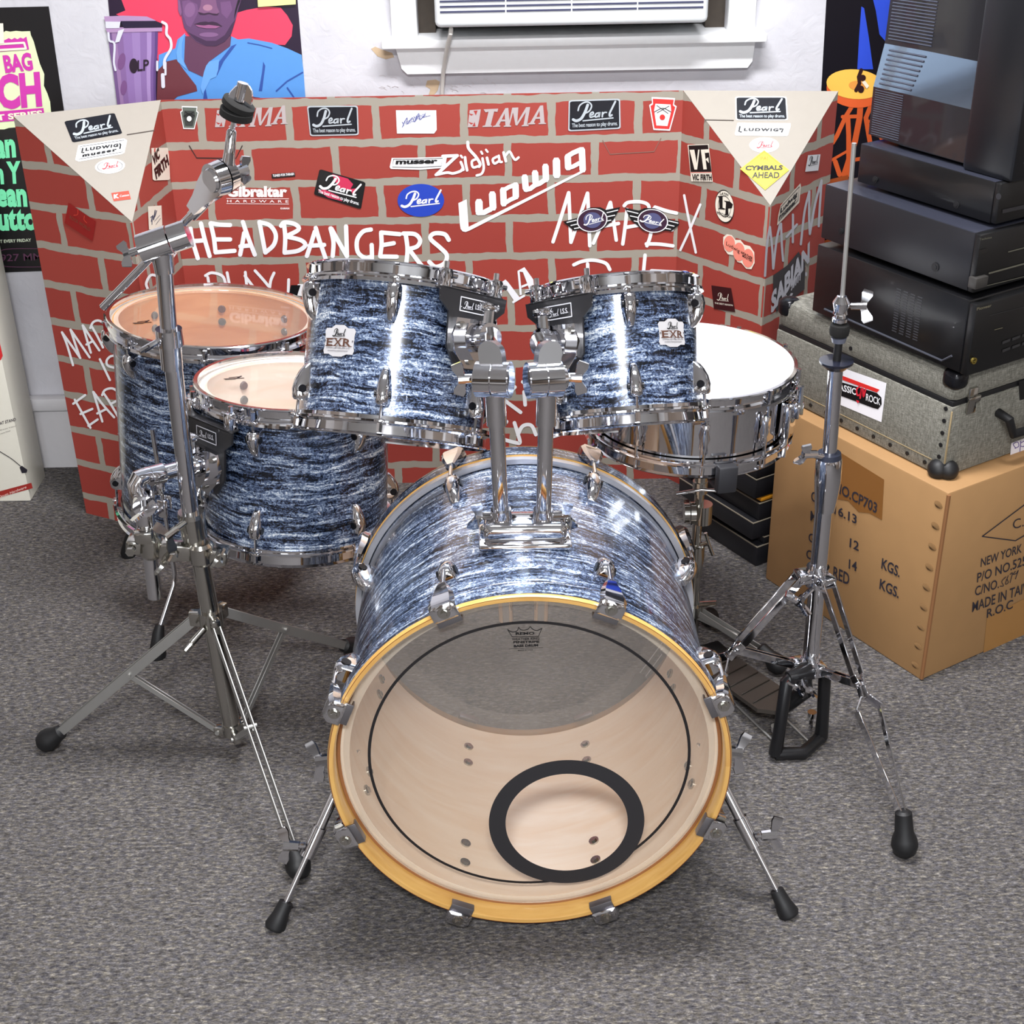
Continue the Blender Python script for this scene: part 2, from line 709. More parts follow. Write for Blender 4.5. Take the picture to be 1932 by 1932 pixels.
def wing(mb, p, axis, wdir, L=.022, r=.006):
    """wing bolt: hub along axis, two flared blades along wdir"""
    p, a, wd = V(p), V(axis).normalized(), V(wdir)
    wd = (wd - a * wd.dot(a)).normalized()
    t = a.cross(wd)
    mb.cyl(p - a * .012, p + a * .012, r * .8, r * .9, 10)
    for sgn in (1, -1):
        d = (wd * sgn + a * .35).normalized()
        rings = []
        for q, hw, th in ((0, .005, .004), (.35, .0055, .0028), (.75, .0085, .0024), (1, .0072, .0018)):
            c = p + a * .006 + d * (L * q)
            e = d.cross(t).normalized()
            rings.append([c + e * hw + t * th, c - e * hw + t * th, c - e * hw - t * th, c + e * hw - t * th])
        mb.loft(rings)
    return mb

# ================================================================== THE ROOM
def make_reflection_blocks(c1, c2):  # invented light and dark blocks on unseen walls, to vary chrome reflections
    mt, nt, bs = newmat('reflection_blocks')
    tc = nt.nodes.new('ShaderNodeTexCoord')
    mp = nt.nodes.new('ShaderNodeMapping')
    mp.inputs['Rotation'].default_value = (R_(90), 0, 0)
    nt.links.new(tc.outputs['Object'], mp.inputs['Vector'])
    vo = nt.nodes.new('ShaderNodeTexVoronoi')
    vo.distance = 'CHEBYCHEV'
    vo.inputs['Scale'].default_value = 1.7
    nt.links.new(tc.outputs['Object'], vo.inputs['Vector'])
    r = ramp(nt, [(.25, c1), (.5, c2), (.75, rgb(214, 212, 210))], vo.outputs['Color'])
    nt.links.new(r.outputs[0], bs.inputs['Base Color'])
    return mt


WY = 3.25                                   # back wall surface
XL, XR, YF, ZC = -2.6, 2.5, -3.0, 2.7
o = MB().box(((XL + XR) / 2, (YF + WY) / 2, -.05), (XR - XL + .4, WY - YF + .4, .1)).build('floor', CARPET)
tag(o, 'grey heathered low-pile carpet floor', 'floor', kind='structure')
o = MB().box(((XL + XR) / 2, (YF + WY) / 2, ZC + .05), (XR - XL + .4, WY - YF + .4, .1)).build('ceiling', paint((214, 212, 208), .8))
tag(o, 'white ceiling above the shop corner', 'ceiling', kind='structure')
for nm, c, s, lb in (('wall_left', (XL - .06, (YF + WY) / 2, ZC / 2), (.12, WY - YF, ZC), 'left wall of the shop'),
                     ('wall_right', (XR + .06, (YF + WY) / 2, ZC / 2), (.12, WY - YF, ZC), 'right wall of the shop'),
                     ('wall_front', ((XL + XR) / 2, YF - .06, ZC / 2), (XR - XL + .24, .12, ZC), 'wall behind the viewer')):
    tag(MB().box(c, s).build(nm, make_reflection_blocks(rgb(34, 30, 28), rgb(126, 108, 92))), lb, 'wall', kind='structure')
wx0, wx1 = P(787, 30, 3.24).x, P(1372, 30, 3.24).x
wz0, wz1 = P(1000, 70, 3.22).z, 2.45
mb = MB()
WT = .14
mb.box(((XL + wx0) / 2, WY + WT / 2, ZC / 2), (wx0 - XL, WT, ZC))
mb.box(((XR + wx1) / 2, WY + WT / 2, ZC / 2), (XR - wx1, WT, ZC))
mb.box(((wx0 + wx1) / 2, WY + WT / 2, wz0 / 2), (wx1 - wx0, WT, wz0))
mb.box(((wx0 + wx1) / 2, WY + WT / 2, (ZC + wz1) / 2), (wx1 - wx0, WT, ZC - wz1))
WALLB = tag(mb.build('wall_back', PLASTER), 'white painted plaster wall behind the drum kit', 'wall', kind='structure')
wallp = Plane((0, WY, 0), (0, -1, 0))
pat = Print(lambda p, e=0: wallp.at(p[0], p[1], .0008 + e))
pat.poly([(700, 92), (708, 88), (722, 94), (740, 100), (744, 108), (728, 112), (712, 106)])
pat.poly([(806, 152), (822, 150), (830, 154), (826, 170), (815, 184), (809, 178), (812, 168), (803, 163)])
pat.done('bare_plaster', paint((196, 172, 142), .9, var=.12), WALLB, 'brown patch where the white paint has flaked off')
pat = Print(lambda p, e=0: wallp.at(p[0], p[1], .0007 + e))
for i in range(26):
    x, y = rnd.uniform(700, 960), rnd.uniform(140, 190)
    a = rnd.uniform(-.6, .9)
    pat.stroke([(x, y), (x + 6 * math.cos(a), y + 4 * math.sin(a)), (x + 12 * math.cos(a + .5), y + 6 * math.sin(a + .5))], 1.1)
pat.done('paint_crack', paint((196, 190, 192), .8), WALLB)

# baseboard
bz = P(60, 748, 3.235).z
mb = MB().box(((XL - .4) / 2 + .0, WY - .008, bz / 2 - .012), (-.4 - XL, .016, bz - .024))
mb.box(((XL - .4) / 2, WY - .016, bz - .018), (-.4 - XL, .032, .036), bev=.008)
tag(mb.build('baseboard_back', paint((206, 204, 206), .45)), 'tall white painted baseboard along the back wall', 'baseboard', kind='structure')
mb = MB().box((.7 + .9, WY - .008, bz / 2 - .012), (1.8, .016, bz - .024)).box((1.6, WY - .016, bz - .018), (1.8, .032, .036), bev=.008)
tag(mb.build('baseboard_right', paint((206, 204, 206), .45)), 'white baseboard behind the stacked equipment', 'baseboard', kind='structure')

# window with its trim
W1 = thing('window_1', ((wx0 + wx1) / 2, WY, wz0), 'white painted window holding an air conditioner', 'window')
W1['kind'] = 'structure'
mb = MB()
for xa, xb in ((P(737, 40, 3.22).x, wx0), (wx1, P(1427, 30, 3.22).x)):
    mb.box(((xa + xb) / 2, WY - .012, (wz0 + wz1 + .08) / 2), (xb - xa, .03, wz1 + .08 - wz0), bev=.004)
mb.box(((wx0 + wx1) / 2, WY - .012, wz1 + .04), (wx1 - wx0 + .2, .032, .08), bev=.004)
mb.build('window_casing', WHITEPAINT, W1)
sx0, sx1 = P(719, 84, 3.19).x, P(1448, 74, 3.19).x
sz0, sz1 = P(1084, 87, 3.19).z, P(1084, 70, 3.19).z
MB().box(((sx0 + sx1) / 2, 3.19 + .07, (sz0 + sz1) / 2), (sx1 - sx0, .14, sz1 - sz0), bev=.004).build('window_sill', WHITEPAINT, W1)
ax0, ax1 = P(746, 100, 3.225).x, P(1424, 100, 3.225).x
az = P(1084, 134, 3.225).z
mb = MB().prism([(ax0, 3.225, sz0), (ax1, 3.225, sz0), (ax1 - .004, 3.225, az + .014), (ax1 - .014, 3.225, az),
                 (ax0 + .024, 3.225, az), (ax0 + .012, 3.225, az + .012)], (0, 1, 0), .0249)
mb.build('window_apron', WHITEPAINT, W1)
mb = MB()
for xa, xb in ((wx0, P(818, 30, 3.2).x), (P(1340, 30, 3.2).x, wx1)):
    mb.box(((xa + xb) / 2, WY + .05, (wz0 + wz1) / 2), (xb - xa, .05, wz1 - wz0))
mb.build('side_filler', paint((58, 50, 42), .8, var=.3), W1)
MB().box(((wx0 + wx1) / 2, WY + .10, 1.86), (wx1 - wx0, .03, .05)).build('window_sash', WHITEPAINT, W1)
MB().box(((wx0 + wx1) / 2, WY + .10, (wz0 + 1.42) / 2), (wx1 - wx0, .03, 1.42 - wz0)).build('filler_board', paint((46, 40, 36), .8), W1)
MB().box(((wx0 + wx1) / 2, WY + .11, (wz0 + wz1) / 2), (wx1 - wx0, .006, wz1 - wz0)).build('window_pane', make_film('window_glass', .02), W1)

# air conditioner
acY = 3.13
a0, a1 = P(820, 30, acY).x, P(1337, 20, acY).x
az0 = P(1080, 49, acY).z
AC = thing('air_conditioner', ((a0 + a1) / 2, acY, az0), 'white window air conditioner sitting in the window above the sill', 'air conditioner')
mb = MB().box(((a0 + a1) / 2, acY + .12, az0 + .17), (a1 - a0, .24, .34), bev=.012, seg=3)
mb.build('body', paint((226, 230, 232), .4), AC)
gx0, gx1 = P(830, 18, acY).x, P(1327, 10, acY).x
zs = [P(1080, y, acY).z for y in (18, 8)]
dz = zs[1] - zs[0]
for i in range(8):
    z = zs[0] + dz * i
    mb = MB()
    n = 4
    for k in range(n):
        xa = gx0 + (gx1 - gx0) * k / n + (.0015 if k else 0)
        xb = gx0 + (gx1 - gx0) * (k + 1) / n - (.0015 if k < n - 1 else 0)
        mb.box(((xa + xb) / 2, acY - .0005, z), (xb - xa, .003, dz * .34))
    mb.build('air_slot', paint((52, 54, 84), .6), AC)
cy = 3.135
pts = [P(851, 54, 3.16), P(850, 64, 3.15), P(846, 80, 3.165), P(841, 105, 3.19), P(836, 140, 3.22), P(834, 170, 3.235), P(834, 200, 3.237)]
c0 = pts[-1]
pts += [V((c0.x + .004, 3.237, c0.z - .25)), V((c0.x + .01, 3.237, c0.z - .5)), V((c0.x + .03, 3.22, .01)), V((c0.x + .1, 3.2, .006))]
tag(MB().tube(pts, .0048, 10).build('power_cord', paint((206, 202, 196), .4)), 'off-white power cord hanging from the air conditioner', 'cord')


# ================================================================== POSTERS ON THE WALL
def poster(name, quad, base, label, cat='poster', lift=.0015):
    pm = lambda p, e=0: wallp.at(p[0], p[1], lift + e)
    o = MB().prism([pm(q) for q in quad], (0, -1, 0), .0008).build(name, base, fix=True)
    return tag(o, label, cat)


def layer(parent, name, mat, lift, fn, lab=None):
    pr = Print(lambda p, e=0: wallp.at(p[0], p[1], lift + e))
    fn(pr)
    return pr.done(name, mat, parent, lab)


# concert poster, left
PA = poster('poster', [(-330, 22), (92, 12), (165, 508), (-290, 525)], paint((22, 20, 22), .35),
            'black concert poster with magenta and mint green lettering on the wall')
z = sub((0, 0, 3.646))
zz = lambda *ps: [z(p) for p in ps]
layer(PA, 'paper_bag', paint((226, 236, 192), .5), .003, lambda q: q.poly(zz(
    (-600, 225), (25, 222), (40, 212), (70, 218), (110, 212), (150, 216), (207, 214), (212, 240), (232, 285), (255, 370), (275, 440),
    (305, 510), (302, 590), (325, 640), (345, 700), (350, 760), (356, 795), (300, 860), (60, 880), (30, 890), (-600, 900))))


def mag(q):
    q.poly(zz((-300, 296), (35, 275), (60, 262), (80, 272), (100, 260), (120, 270), (140, 258), (160, 266), (182, 252), (200, 340), (-300, 380)))
    q.text('BAG', z((38, 505)), z((232, 484)), z((16, 380)), .045)
    q.text('NCH', z((-170, 770)), z((292, 735)), z((-190, 525)), .05)
    q.poly(zz((-300, 790), (298, 742), (312, 815), (-300, 862)))


layer(PA, 'magenta_lettering', paint((204, 54, 168), .45), .0042, mag)
layer(PA, 'cream_lettering', paint((240, 240, 214), .5), .0052, lambda q: (
    q.text('T SERIES', z((-18, 832)), z((296, 800)), z((-26, 790)), .04),
    q.stroke(zz((-300, 322), (165, 294)), 4), q.stroke(zz((165, 294), (178, 334)), 4), q.stroke(zz((178, 334), (-300, 362)), 4)))


def mint(q):
    q.text('an', z((-30, 1095)), z((112, 1085)), z((-40, 965)), .05)
    q.text('n Y', z((-30, 1270)), z((150, 1262)), z((-40, 1115)), .05)
    q.text('ean', z((-20, 1425)), z((190, 1425)), z((-30, 1300)), .05)
    q.text('utto', z((-10, 1590)), z((260, 1585)), z((-22, 1440)), .05)


layer(PA, 'mint_lettering', paint((120, 226, 172), .45), .0032, mint)
layer(PA, 'small_lettering', paint((204, 214, 190), .5), .0032, lambda q: q.text('T EVERY FRIDAY', z((0, 1672)), z((215, 1662)), z((-2, 1650)), .02))
layer(PA, 'station_lettering', paint((92, 52, 78), .5), .0032, lambda q: (
    q.text('927 MM', z((5, 1800)), z((290, 1790)), z((0, 1750)), .01), q.curve(zz((340, 1710), (40, 1715), (0, 1760), (20, 1830), (340, 1836)), 1.4)))
NOTE = poster('note', [(-20, 44), (6, 44), (8, 82), (-20, 84)], paint((236, 230, 216), .7), 'small white slip taped over the black concert poster', 'note', .006)

# percussionist poster
z2 = sub((190, 0, 4.83))
PB = poster('poster', [(187, -190), (546, -190), (577, 192), (222, 200)], paint((40, 26, 48), .3),
            'glossy colour poster of a percussionist in a blue denim shirt beside a conga')
pp = lambda *ps: [z2(p) for p in ps]
layer(PB, 'red_backdrop', paint((222, 62, 92), .4), .003, lambda q: (
    q.poly(pp((140, 130), (225, 95), (190, 0), (190, -300), (900, -300), (900, 560), (520, 560), (480, 300))),
    q.poly(pp((1180, 340), (1230, 120), (1330, 90), (1500, 60), (1640, 70), (1700, 140), (1750, 230), (1740, 330), (1680, 410), (1400, 400), (1250, 400)))))
layer(PB, 'shirt', paint((86, 146, 214), .4), .0036, lambda q: (
    q.poly(pp((520, 930), (530, 500), (680, 440), (700, 360), (760, 310), (860, 400), (1190, 330), (1250, 360), (1350, 350), (1560, 390), (1700, 440), (1830, 500),
              (1848, 640), (1868, 925)))))
layer(PB, 'shirt_shadow', paint((48, 80, 156), .4), .0042, lambda q: (
    q.poly(pp((1190, 420), (1240, 400), (1120, 560), (1060, 690), (1050, 600))), q.poly(pp((1480, 560), (1500, 600), (1470, 830), (1440, 830), (1470, 660))),
    q.poly(pp((930, 930), (950, 780), (980, 930))), q.stroke(pp((1840, 660), (1700, 740), (1600, 830)), 3), q.stroke(pp((1700, 800), (1790, 930)), 3),
    q.stroke(pp((1340, 390), (1450, 410), (1560, 440)), 2)))
layer(PB, 'arm', paint((104, 50, 58), .4), .0044, lambda q: (
    q.poly(pp((510, 930), (520, 640), (600, 560), (690, 540), (760, 640), (870, 780), (880, 830), (700, 880), (640, 930))),
    0))
layer(PB, 'hand', paint((104, 50, 58), .4), .0044, lambda q: q.poly(pp((1320, 930), (1370, 880), (1450, 890), (1500, 925))))
layer(PB, 'neck', paint((96, 58, 84), .4), .0046, lambda q: (
    q.poly(pp((770, 330), (760, 560), (800, 640), (930, 700), (990, 560), (1180, 420), (1190, 330)))))
layer(PB, 'collar', paint((104, 160, 226), .4), .005, lambda q: (
    q.poly(pp((690, 480), (720, 350), (770, 300), (740, 400), (740, 520), (790, 640), (700, 560))),
    q.poly(pp((940, 660), (960, 600), (990, 560), (1080, 540), (1070, 640), (1050, 700), (1000, 720), (930, 860), (910, 800)))))
layer(PB, 'face', paint((96, 64, 102), .4), .0053, lambda q: (
    q.poly(pp((705, 0), (705, 90), (735, 140), (760, 250), (800, 310), (870, 380), (960, 420), (1050, 420), (1130, 380), (1190, 310), (1230, 180), (1255, 80), (1280, 0), (1260, -300), (720, -300)))))
layer(PB, 'ear', paint((128, 84, 126), .4), .0054, lambda q: q.poly(pp((700, -20), (722, 10), (738, 110), (728, 150), (708, 100))))
layer(PB, 'face_light', paint((112, 76, 118), .4), .0056, lambda q: (
    q.poly(pp((742, 10), (800, 0), (880, 40), (890, 110), (860, 170), (820, 250), (785, 230), (752, 140))),
    q.poly(pp((1090, 20), (1180, 10), (1200, 90), (1150, 170), (1100, 120)))))
layer(PB, 'cheek', paint((128, 90, 132), .4), .0058, lambda q: (q.ellipse(z2((812, 90)), 10, 14, .2), q.ellipse(z2((985, 316)), 18, 4.5)))
layer(PB, 'nose', paint((122, 82, 118), .4), .006, lambda q: q.poly(pp((920, -60), (1040, -60), (1060, 60), (1082, 112), (1060, 138), (990, 124), (920, 134), (888, 106), (910, 50))))
layer(PB, 'nose_light', paint((164, 118, 142), .4), .0062, lambda q: q.ellipse(z2((975, 70)), 9, 6))
layer(PB, 'jaw_shadow', paint((66, 42, 72), .4), .0056, lambda q: (
    q.poly(pp((790, 290), (870, 372), (960, 418), (1050, 420), (1130, 380), (1190, 310), (1232, 170), (1185, 230), (1130, 320), (1050, 372), (960, 372), (870, 330)))))
layer(PB, 'face_shadow', paint((56, 34, 58), .4), .0064, lambda q: (
    q.poly(pp((886, 108), (905, 132), (945, 134), (990, 124), (1035, 138), (1066, 136), (1082, 114), (1060, 126), (1020, 122), (985, 114), (940, 122))),
    q.poly(pp((850, 222), (905, 202), (955, 196), (985, 202), (1015, 196), (1060, 206), (1110, 242), (985, 232)))))
layer(PB, 'lips', paint((150, 88, 132), .4), .0067, lambda q: q.poly(pp((862, 226), (940, 232), (985, 226), (1090, 240), (1050, 258), (960, 258), (890, 246))))
def strip_poly(u0, u1):
    L_ = [(62, 285), (84, 470), (112, 640), (132, 800), (152, 962)]
    R_2 = [(522, 285), (518, 480), (504, 640), (502, 800), (506, 940)]
    f = lambda u: [(l[0] + (r[0] - l[0]) * u, l[1] + (r[1] - l[1]) * u) for l, r in zip(L_, R_2)]
    return f(u0) + f(u1)[::-1]


for k_, (u0, u1, col) in enumerate(((0, .08, (112, 84, 132)), (.08, .17, (150, 118, 162)), (.17, .30, (132, 100, 152)), (.30, .48, (142, 112, 168)), (.48, .64, (152, 124, 178)),
                                    (.64, .78, (136, 106, 162)), (.78, .87, (164, 136, 188)), (.87, .94, (118, 88, 146)), (.94, 1, (92, 66, 122)))):
    layer(PB, 'conga', paint(col, .35), .0048, lambda q: q.poly([z2(p) for p in strip_poly(u0, u1)]))
layer(PB, 'conga_shade', paint((118, 78, 128), .4), .0054, lambda q: (q.ellipse(z2((190, 560)), 7, 16, .2), q.ellipse(z2((210, 800)), 6, 14, .1)))
layer(PB, 'conga_rim', paint((172, 140, 180), .35), .006, lambda q: (
    q.poly(pp((30, 150), (200, 142), (420, 150), (500, 185), (500, 200), (40, 200))), q.poly(pp((40, 250), (560, 248), (560, 285), (60, 298)))))
layer(PB, 'conga_band', paint((36, 26, 52), .35), .0066, lambda q: (
    q.poly(pp((180, 192), (500, 190), (560, 215), (560, 250), (210, 256)))))
layer(PB, 'conga_metal', paint((214, 214, 226), .3), .007, lambda q: (
    q.poly(pp((42, 196), (180, 198), (170, 256), (48, 258))), q.poly(pp((160, 280), (215, 262), (170, 380), (130, 390))),
    q.curve(pp((560, 200), (600, 230), (600, 310), (635, 360), (640, 440), (585, 540), (580, 620)), 5),
    q.curve(pp((70, 300), (80, 370), (125, 400), (120, 560), (135, 640)), 4), q.stroke(pp((515, 560), (515, 640)), 4), q.stroke(pp((590, 570), (590, 680)), 4), q.stroke(pp((565, 680), (570, 790)), 7)))
layer(PB, 'conga_logo', paint((40, 24, 40), .4), .006, lambda q: (
    q.ellipse(z2((300, 600)), 8, 14), q.text('LP', z2((335, 650)), z2((440, 640)), z2((335, 550)), .02)))
layer(PB, 'hair', paint((26, 16, 30), .4), .0066, lambda q: q.poly(pp((1215, 180), (1250, 60), (1275, 0), (1250, 0), (1225, 90))))
NOTE2 = poster('note', [(483, -60), (556, -60), (558, 8), (487, 13)], paint((240, 240, 150), .7),
               'pale yellow paper note stuck on the upper corner of the percussionist poster', 'note', .0085)

# drum poster right
z3 = sub((1550, 0, 5.853))
PC = poster('poster', [(1568, -160), (1730, -160), (1728, 475), (1532, 480)], paint((20, 17, 24), .3),
            'dark poster of a drum set under blue light, half hidden behind the television')
pc = lambda *ps: [z3(p) for p in ps]
layer(PC, 'blue_beam', paint((44, 74, 196), .4), .003, lambda q: (
    q.poly(pc((440, 70), (470, 90), (520, 400), (570, 765), (395, 765), (415, 400))), q.poly(pc((570, 0), (560, -400), (1000, -400), (1000, 460), (700, 450), (640, 380), (600, 120)))))
layer(PC, 'orange_stand', paint((196, 84, 38), .4), .003, lambda q: (
    q.stroke(pc((400, 1000), (370, 1120), (270, 1280), (170, 1500), (120, 1580)), 8), q.stroke(pc((290, 1280), (300, 1500), (300, 1932)), 9),
    q.stroke(pc((430, 1150), (420, 1300), (370, 1560), (250, 1932)), 11), q.stroke(pc((540, 1180), (490, 1300), (540, 1600)), 9), q.stroke(pc((230, 1290), (400, 1285)), 7),
    q.stroke(pc((500, 1340), (600, 1340)), 6), q.poly(pc((620, 1480), (780, 1550), (650, 1560))), q.stroke(pc((340, 1770), (500, 1740)), 7),
    q.stroke(pc((150, 1780), (200, 1932)), 9), q.stroke(pc((90, 1780), (300, 1660)), 5)))
layer(PC, 'lower_drums', paint((150, 70, 30), .4), .0032, lambda q: (
    q.poly([(1560, 340), (1600, 330), (1610, 400), (1570, 440)]), q.poly([(1552, 455), (1600, 440), (1600, 470), (1550, 475)])))
layer(PC, 'cymbal_edge', paint((216, 92, 44), .4), .0036, lambda q: q.ellipse(z3((370, 990)), 54, 34, .1))
layer(PC, 'cymbal', paint((244, 190, 84), .35), .0042, lambda q: q.ellipse(z3((370, 930)), 54, 28, .08))
layer(PC, 'cymbal_bell', paint((226, 150, 70), .35), .0048, lambda q: q.ellipse(z3((400, 945)), 17, 9, .08))
layer(PC, 'cymbal_clutch', paint((46, 20, 20), .4), .0054, lambda q: (
    q.stroke(pc((440, 770), (410, 850), (420, 920), (380, 1000)), 7), q.ellipse(z3((455, 860)), 6, 6), q.ellipse(z3((435, 985)), 6, 7)))
layer(PC, 'cymbal_nut', paint((238, 228, 206), .35), .006, lambda q: q.poly(pc((445, 905), (480, 890), (525, 950), (500, 980))))

# ================================================================== BRICK-PRINT CARDBOARD BACKDROP
L1, R1 = V((-.742, 3.113, 0)), V((.387, 3.108, 0))
L2, R2 = V((-.775, 2.862, 0)), V((.552, 2.893, 0))
L3, R3 = V((-1.022, 2.985, 0)), V((.714, 3.072, 0))
HB, HF = .941, .748
h = lambda p, z_: V((p.x, p.y, z_))
BD = thing('brick_backdrop', (-.18, 3.1, 0), 'folding cardboard backdrop printed as a red brick wall, covered in stickers and graffiti', 'backdrop')


def slab(name, quad, uo, us, parent=BD, mat=BRICK, th=.004, uvv=.666):
    """quad: front verts (bottom-a, bottom-b, top-b, top-a); uo: u at a; us: +1"""
    a, b = quad[0], quad[1]
    d = (V((b.x, b.y, 0)) - V((a.x, a.y, 0)))
    n = Plane(a, (b - a).cross(V((0, 0, 1)))).n
    vs = list(quad) + [p - n * th for p in quad]
    uvf = [(uo + (V((p.x, p.y, 0)) - V((a.x, a.y, 0))).dot(d.normalized()) * us, p.z - uvv) for p in quad]
    k = len(quad)
    fs = [list(range(k)), list(range(k, 2 * k))[::-1]]
    uu = [uvf, uvf[::-1]]
    for i in range(k):
        j = (i + 1) % k
        fs.append([i, i + k, j + k, j])
        uu.append([uvf[i], uvf[i], uvf[j], uvf[j]])
    mb = MB()
    mb.add(vs, fs, uu)
    return mb.build(name, mat, parent)


U0 = lambda x: x + .3743
slab('centre_panel', [h(L1, 0), h(R1, 0), h(R1, HB), h(L1, HB)], U0(L1.x), 1)
wl = (R2 - R1).length
slab('wing_panel', [h(R1, 0), h(R2, 0), h(R2, HF), h(R1, HB)], U0(R1.x) + .02, 1)
slab('wing_panel', [h(R2, 0), h(R3, 0), h(R3, HB), h(R2, HF)], U0(R1.x) + wl + .03, 1)
wl2 = (L1 - L2).length
slab('wing_panel', [h(L2, 0), h(L1, 0), h(L1, HB), h(L2, HF)], U0(L1.x) - wl2, 1)
wl3 = (L2 - L3).length
slab('wing_panel', [h(L3, 0), h(L2, 0), h(L2, HF), h(L3, HB)], U0(L1.x) - wl2 - wl3 - .04, 1)
topR = plane3(h(R1, HB), h(R2, HF), h(R3, HB))
topL = plane3(h(L1, HB), h(L2, HF), h(L3, HB))
for a, b, c, pl in ((R1, R2, R3, topR), (L3, L2, L1, topL)):
    MB().prism([h(a, HB) + pl.n * .001, h(b, HF) + pl.n * .001, h(c, HB) + pl.n * .001], -pl.n, .003).build('top_flap', CARD, BD)
for pl, pts in ((topR, [(1329, 226), (1384, 227)]), (topL, [(240, 254), (291, 246)])):
    Print(lambda p, e=0: pl.at(p[0], p[1], .0022 + e)).stroke(pts, 1.6).done('flap_slit', paint((70, 60, 54), .8), BD)

plB = Plane(L1, (0, -1, 0)); plB = Plane(L1, (R1 - L1).cross(V((0, 0, 1))))
plR = Plane(R1, (R2 - R1).cross(V((0, 0, 1))))
plRO = Plane(R2, (R3 - R2).cross(V((0, 0, 1))))
plL = Plane(L2, (L1 - L2).cross(V((0, 0, 1))))
plLO = Plane(L3, (L2 - L3).cross(V((0, 0, 1))))


def on(pl, lift):
    return Print(lambda p, e=0: pl.at(p[0], p[1], lift + e))


# ---- graffiti
def graffiti(pl, zm, strokes, w, name='graffiti', mat=WHITEINK, smooth=True, lift=.0012):
    zf = sub(zm)
    pr = on(pl, lift)
    for st in strokes:
        pts = [zf(p) for p in st]
        (pr.curve if smooth else pr.stroke)(pts, w)
    return pr.done(name, mat, BD)


graffiti(plB, (330, 400, 3.578), [
    [(105, 110), (118, 190), (155, 315)], [(175, 75), (200, 180), (235, 300)], [(100, 195), (150, 195), (205, 190)],
    [(240, 75), (262, 170), (275, 275)], [(240, 75), (300, 85), (375, 88)], [(262, 185), (375, 185)], [(275, 272), (405, 262)],
    [(458, 65), (490, 160), (540, 290)], [(468, 140), (455, 215), (440, 290)], [(440, 232), (515, 225)],
    [(570, 65), (590, 170), (610, 275)], [(570, 68), (640, 90), (680, 150), (668, 220), (610, 275)],
    [(735, 70), (745, 170), (740, 275)], [(715, 95), (740, 70), (810, 82), (835, 118), (750, 165)], [(750, 165), (850, 190), (880, 225), (830, 262), (738, 275)],
    [(950, 105), (975, 190), (1018, 315)], [(945, 130), (920, 210), (890, 300)], [(905, 228), (1010, 222)],
    [(1065, 300), (1070, 200), (1050, 108)], [(1055, 110), (1105, 200), (1162, 300)], [(1162, 300), (1155, 95)],
    [(1325, 118), (1270, 132), (1230, 190), (1235, 270), (1285, 310), (1328, 300)], [(1328, 220), (1330, 300), (1325, 372)],
    [(1392, 140), (1395, 220), (1385, 300)], [(1390, 138), (1520, 150)], [(1395, 225), (1480, 210)], [(1385, 300), (1500, 302)],
    [(1558, 150), (1570, 250), (1562, 350)], [(1540, 145), (1620, 150), (1655, 190), (1635, 232), (1580, 250)], [(1580, 250), (1640, 330), (1690, 390)],
    [(1850, 190), (1820, 150), (1750, 145), (1725, 180), (1790, 240), (1835, 290), (1820, 345), (1760, 370), (1715, 335)]], 8.2)
graffiti(plB, (330, 400, 3.578), [[(232, 500), (222, 440)], [(205, 430), (250, 410), (320, 432), (345, 490)], [(352, 408), (370, 500)],
                                  [(475, 405), (485, 500)], [(472, 430), (540, 520)], [(540, 395), (590, 450), (632, 500)], [(670, 410), (648, 460), (640, 510)], [(768, 455), (765, 540)]], 5.4)
graffiti(plB, (1020, 350, 6.0375), [
    [(140, 645), (220, 400), (320, 80)], [(320, 80), (330, 300), (345, 650)], [(345, 650), (430, 400), (535, 85)], [(535, 85), (545, 300), (560, 690)],
    [(600, 660), (700, 430), (795, 190)], [(795, 190), (830, 400), (862, 625)], [(720, 462), (890, 432)],
    [(935, 670), (965, 450), (985, 270)], [(950, 232), (1000, 192), (1150, 188), (1235, 245), (1190, 420), (960, 480)],
    [(1300, 245), (1440, 290), (1550, 315)], [(1290, 260), (1255, 550), (1210, 690)], [(1200, 665), (1350, 668), (1510, 688)], [(1290, 470), (1500, 505)],
    [(375, 905), (470, 865), (600, 850), (740, 885), (790, 960)], [(535, 890), (540, 1040)], [(1190, 790), (1172, 980)], [(1260, 972), (1510, 985)]], 6.6)
graffiti(plR, (1020, 350, 6.0375), [[(1635, 110), (1690, 400), (1768, 765)], [(1820, 215), (1700, 500), (1590, 738)], [(1600, 985), (1660, 985), (1715, 1030)]], 4.6)
graffiti(plB, (900, 480, 5.0813), [[(365, 1270), (255, 1375)], [(265, 1400), (420, 1515)], [(452, 1315), (462, 1445)], [(285, 1600), (250, 1650)],
                                   [(240, 1770), (370, 1805), (412, 1800), (385, 1700), (358, 1612)], [(390, 1730), (440, 1645), (520, 1640), (565, 1730)], [(715, 1750), (790, 1725)],
                                   [(436, 1222), (446, 1224)]], 7)
graffiti(plRO, (1420, 330, 6.44), [
    [(150, 1230), (175, 850), (210, 630)], [(210, 630), (238, 900), (250, 1140)], [(250, 1140), (290, 800), (332, 600)], [(345, 590), (355, 850), (370, 1045)],
    [(490, 480), (488, 820)], [(410, 755), (540, 600)], [(585, 845), (630, 450), (690, 200)], [(690, 200), (686, 500), (695, 720)],
    [(695, 720), (760, 350), (838, 65)], [(838, 65), (815, 400), (803, 625)]], 4.2, mat=SILVERINK)
graffiti(plRO, (1420, 330, 6.44), [[(395, 1625), (450, 1585)], [(425, 1610), (410, 1710)]], 3, mat=SILVERINK)
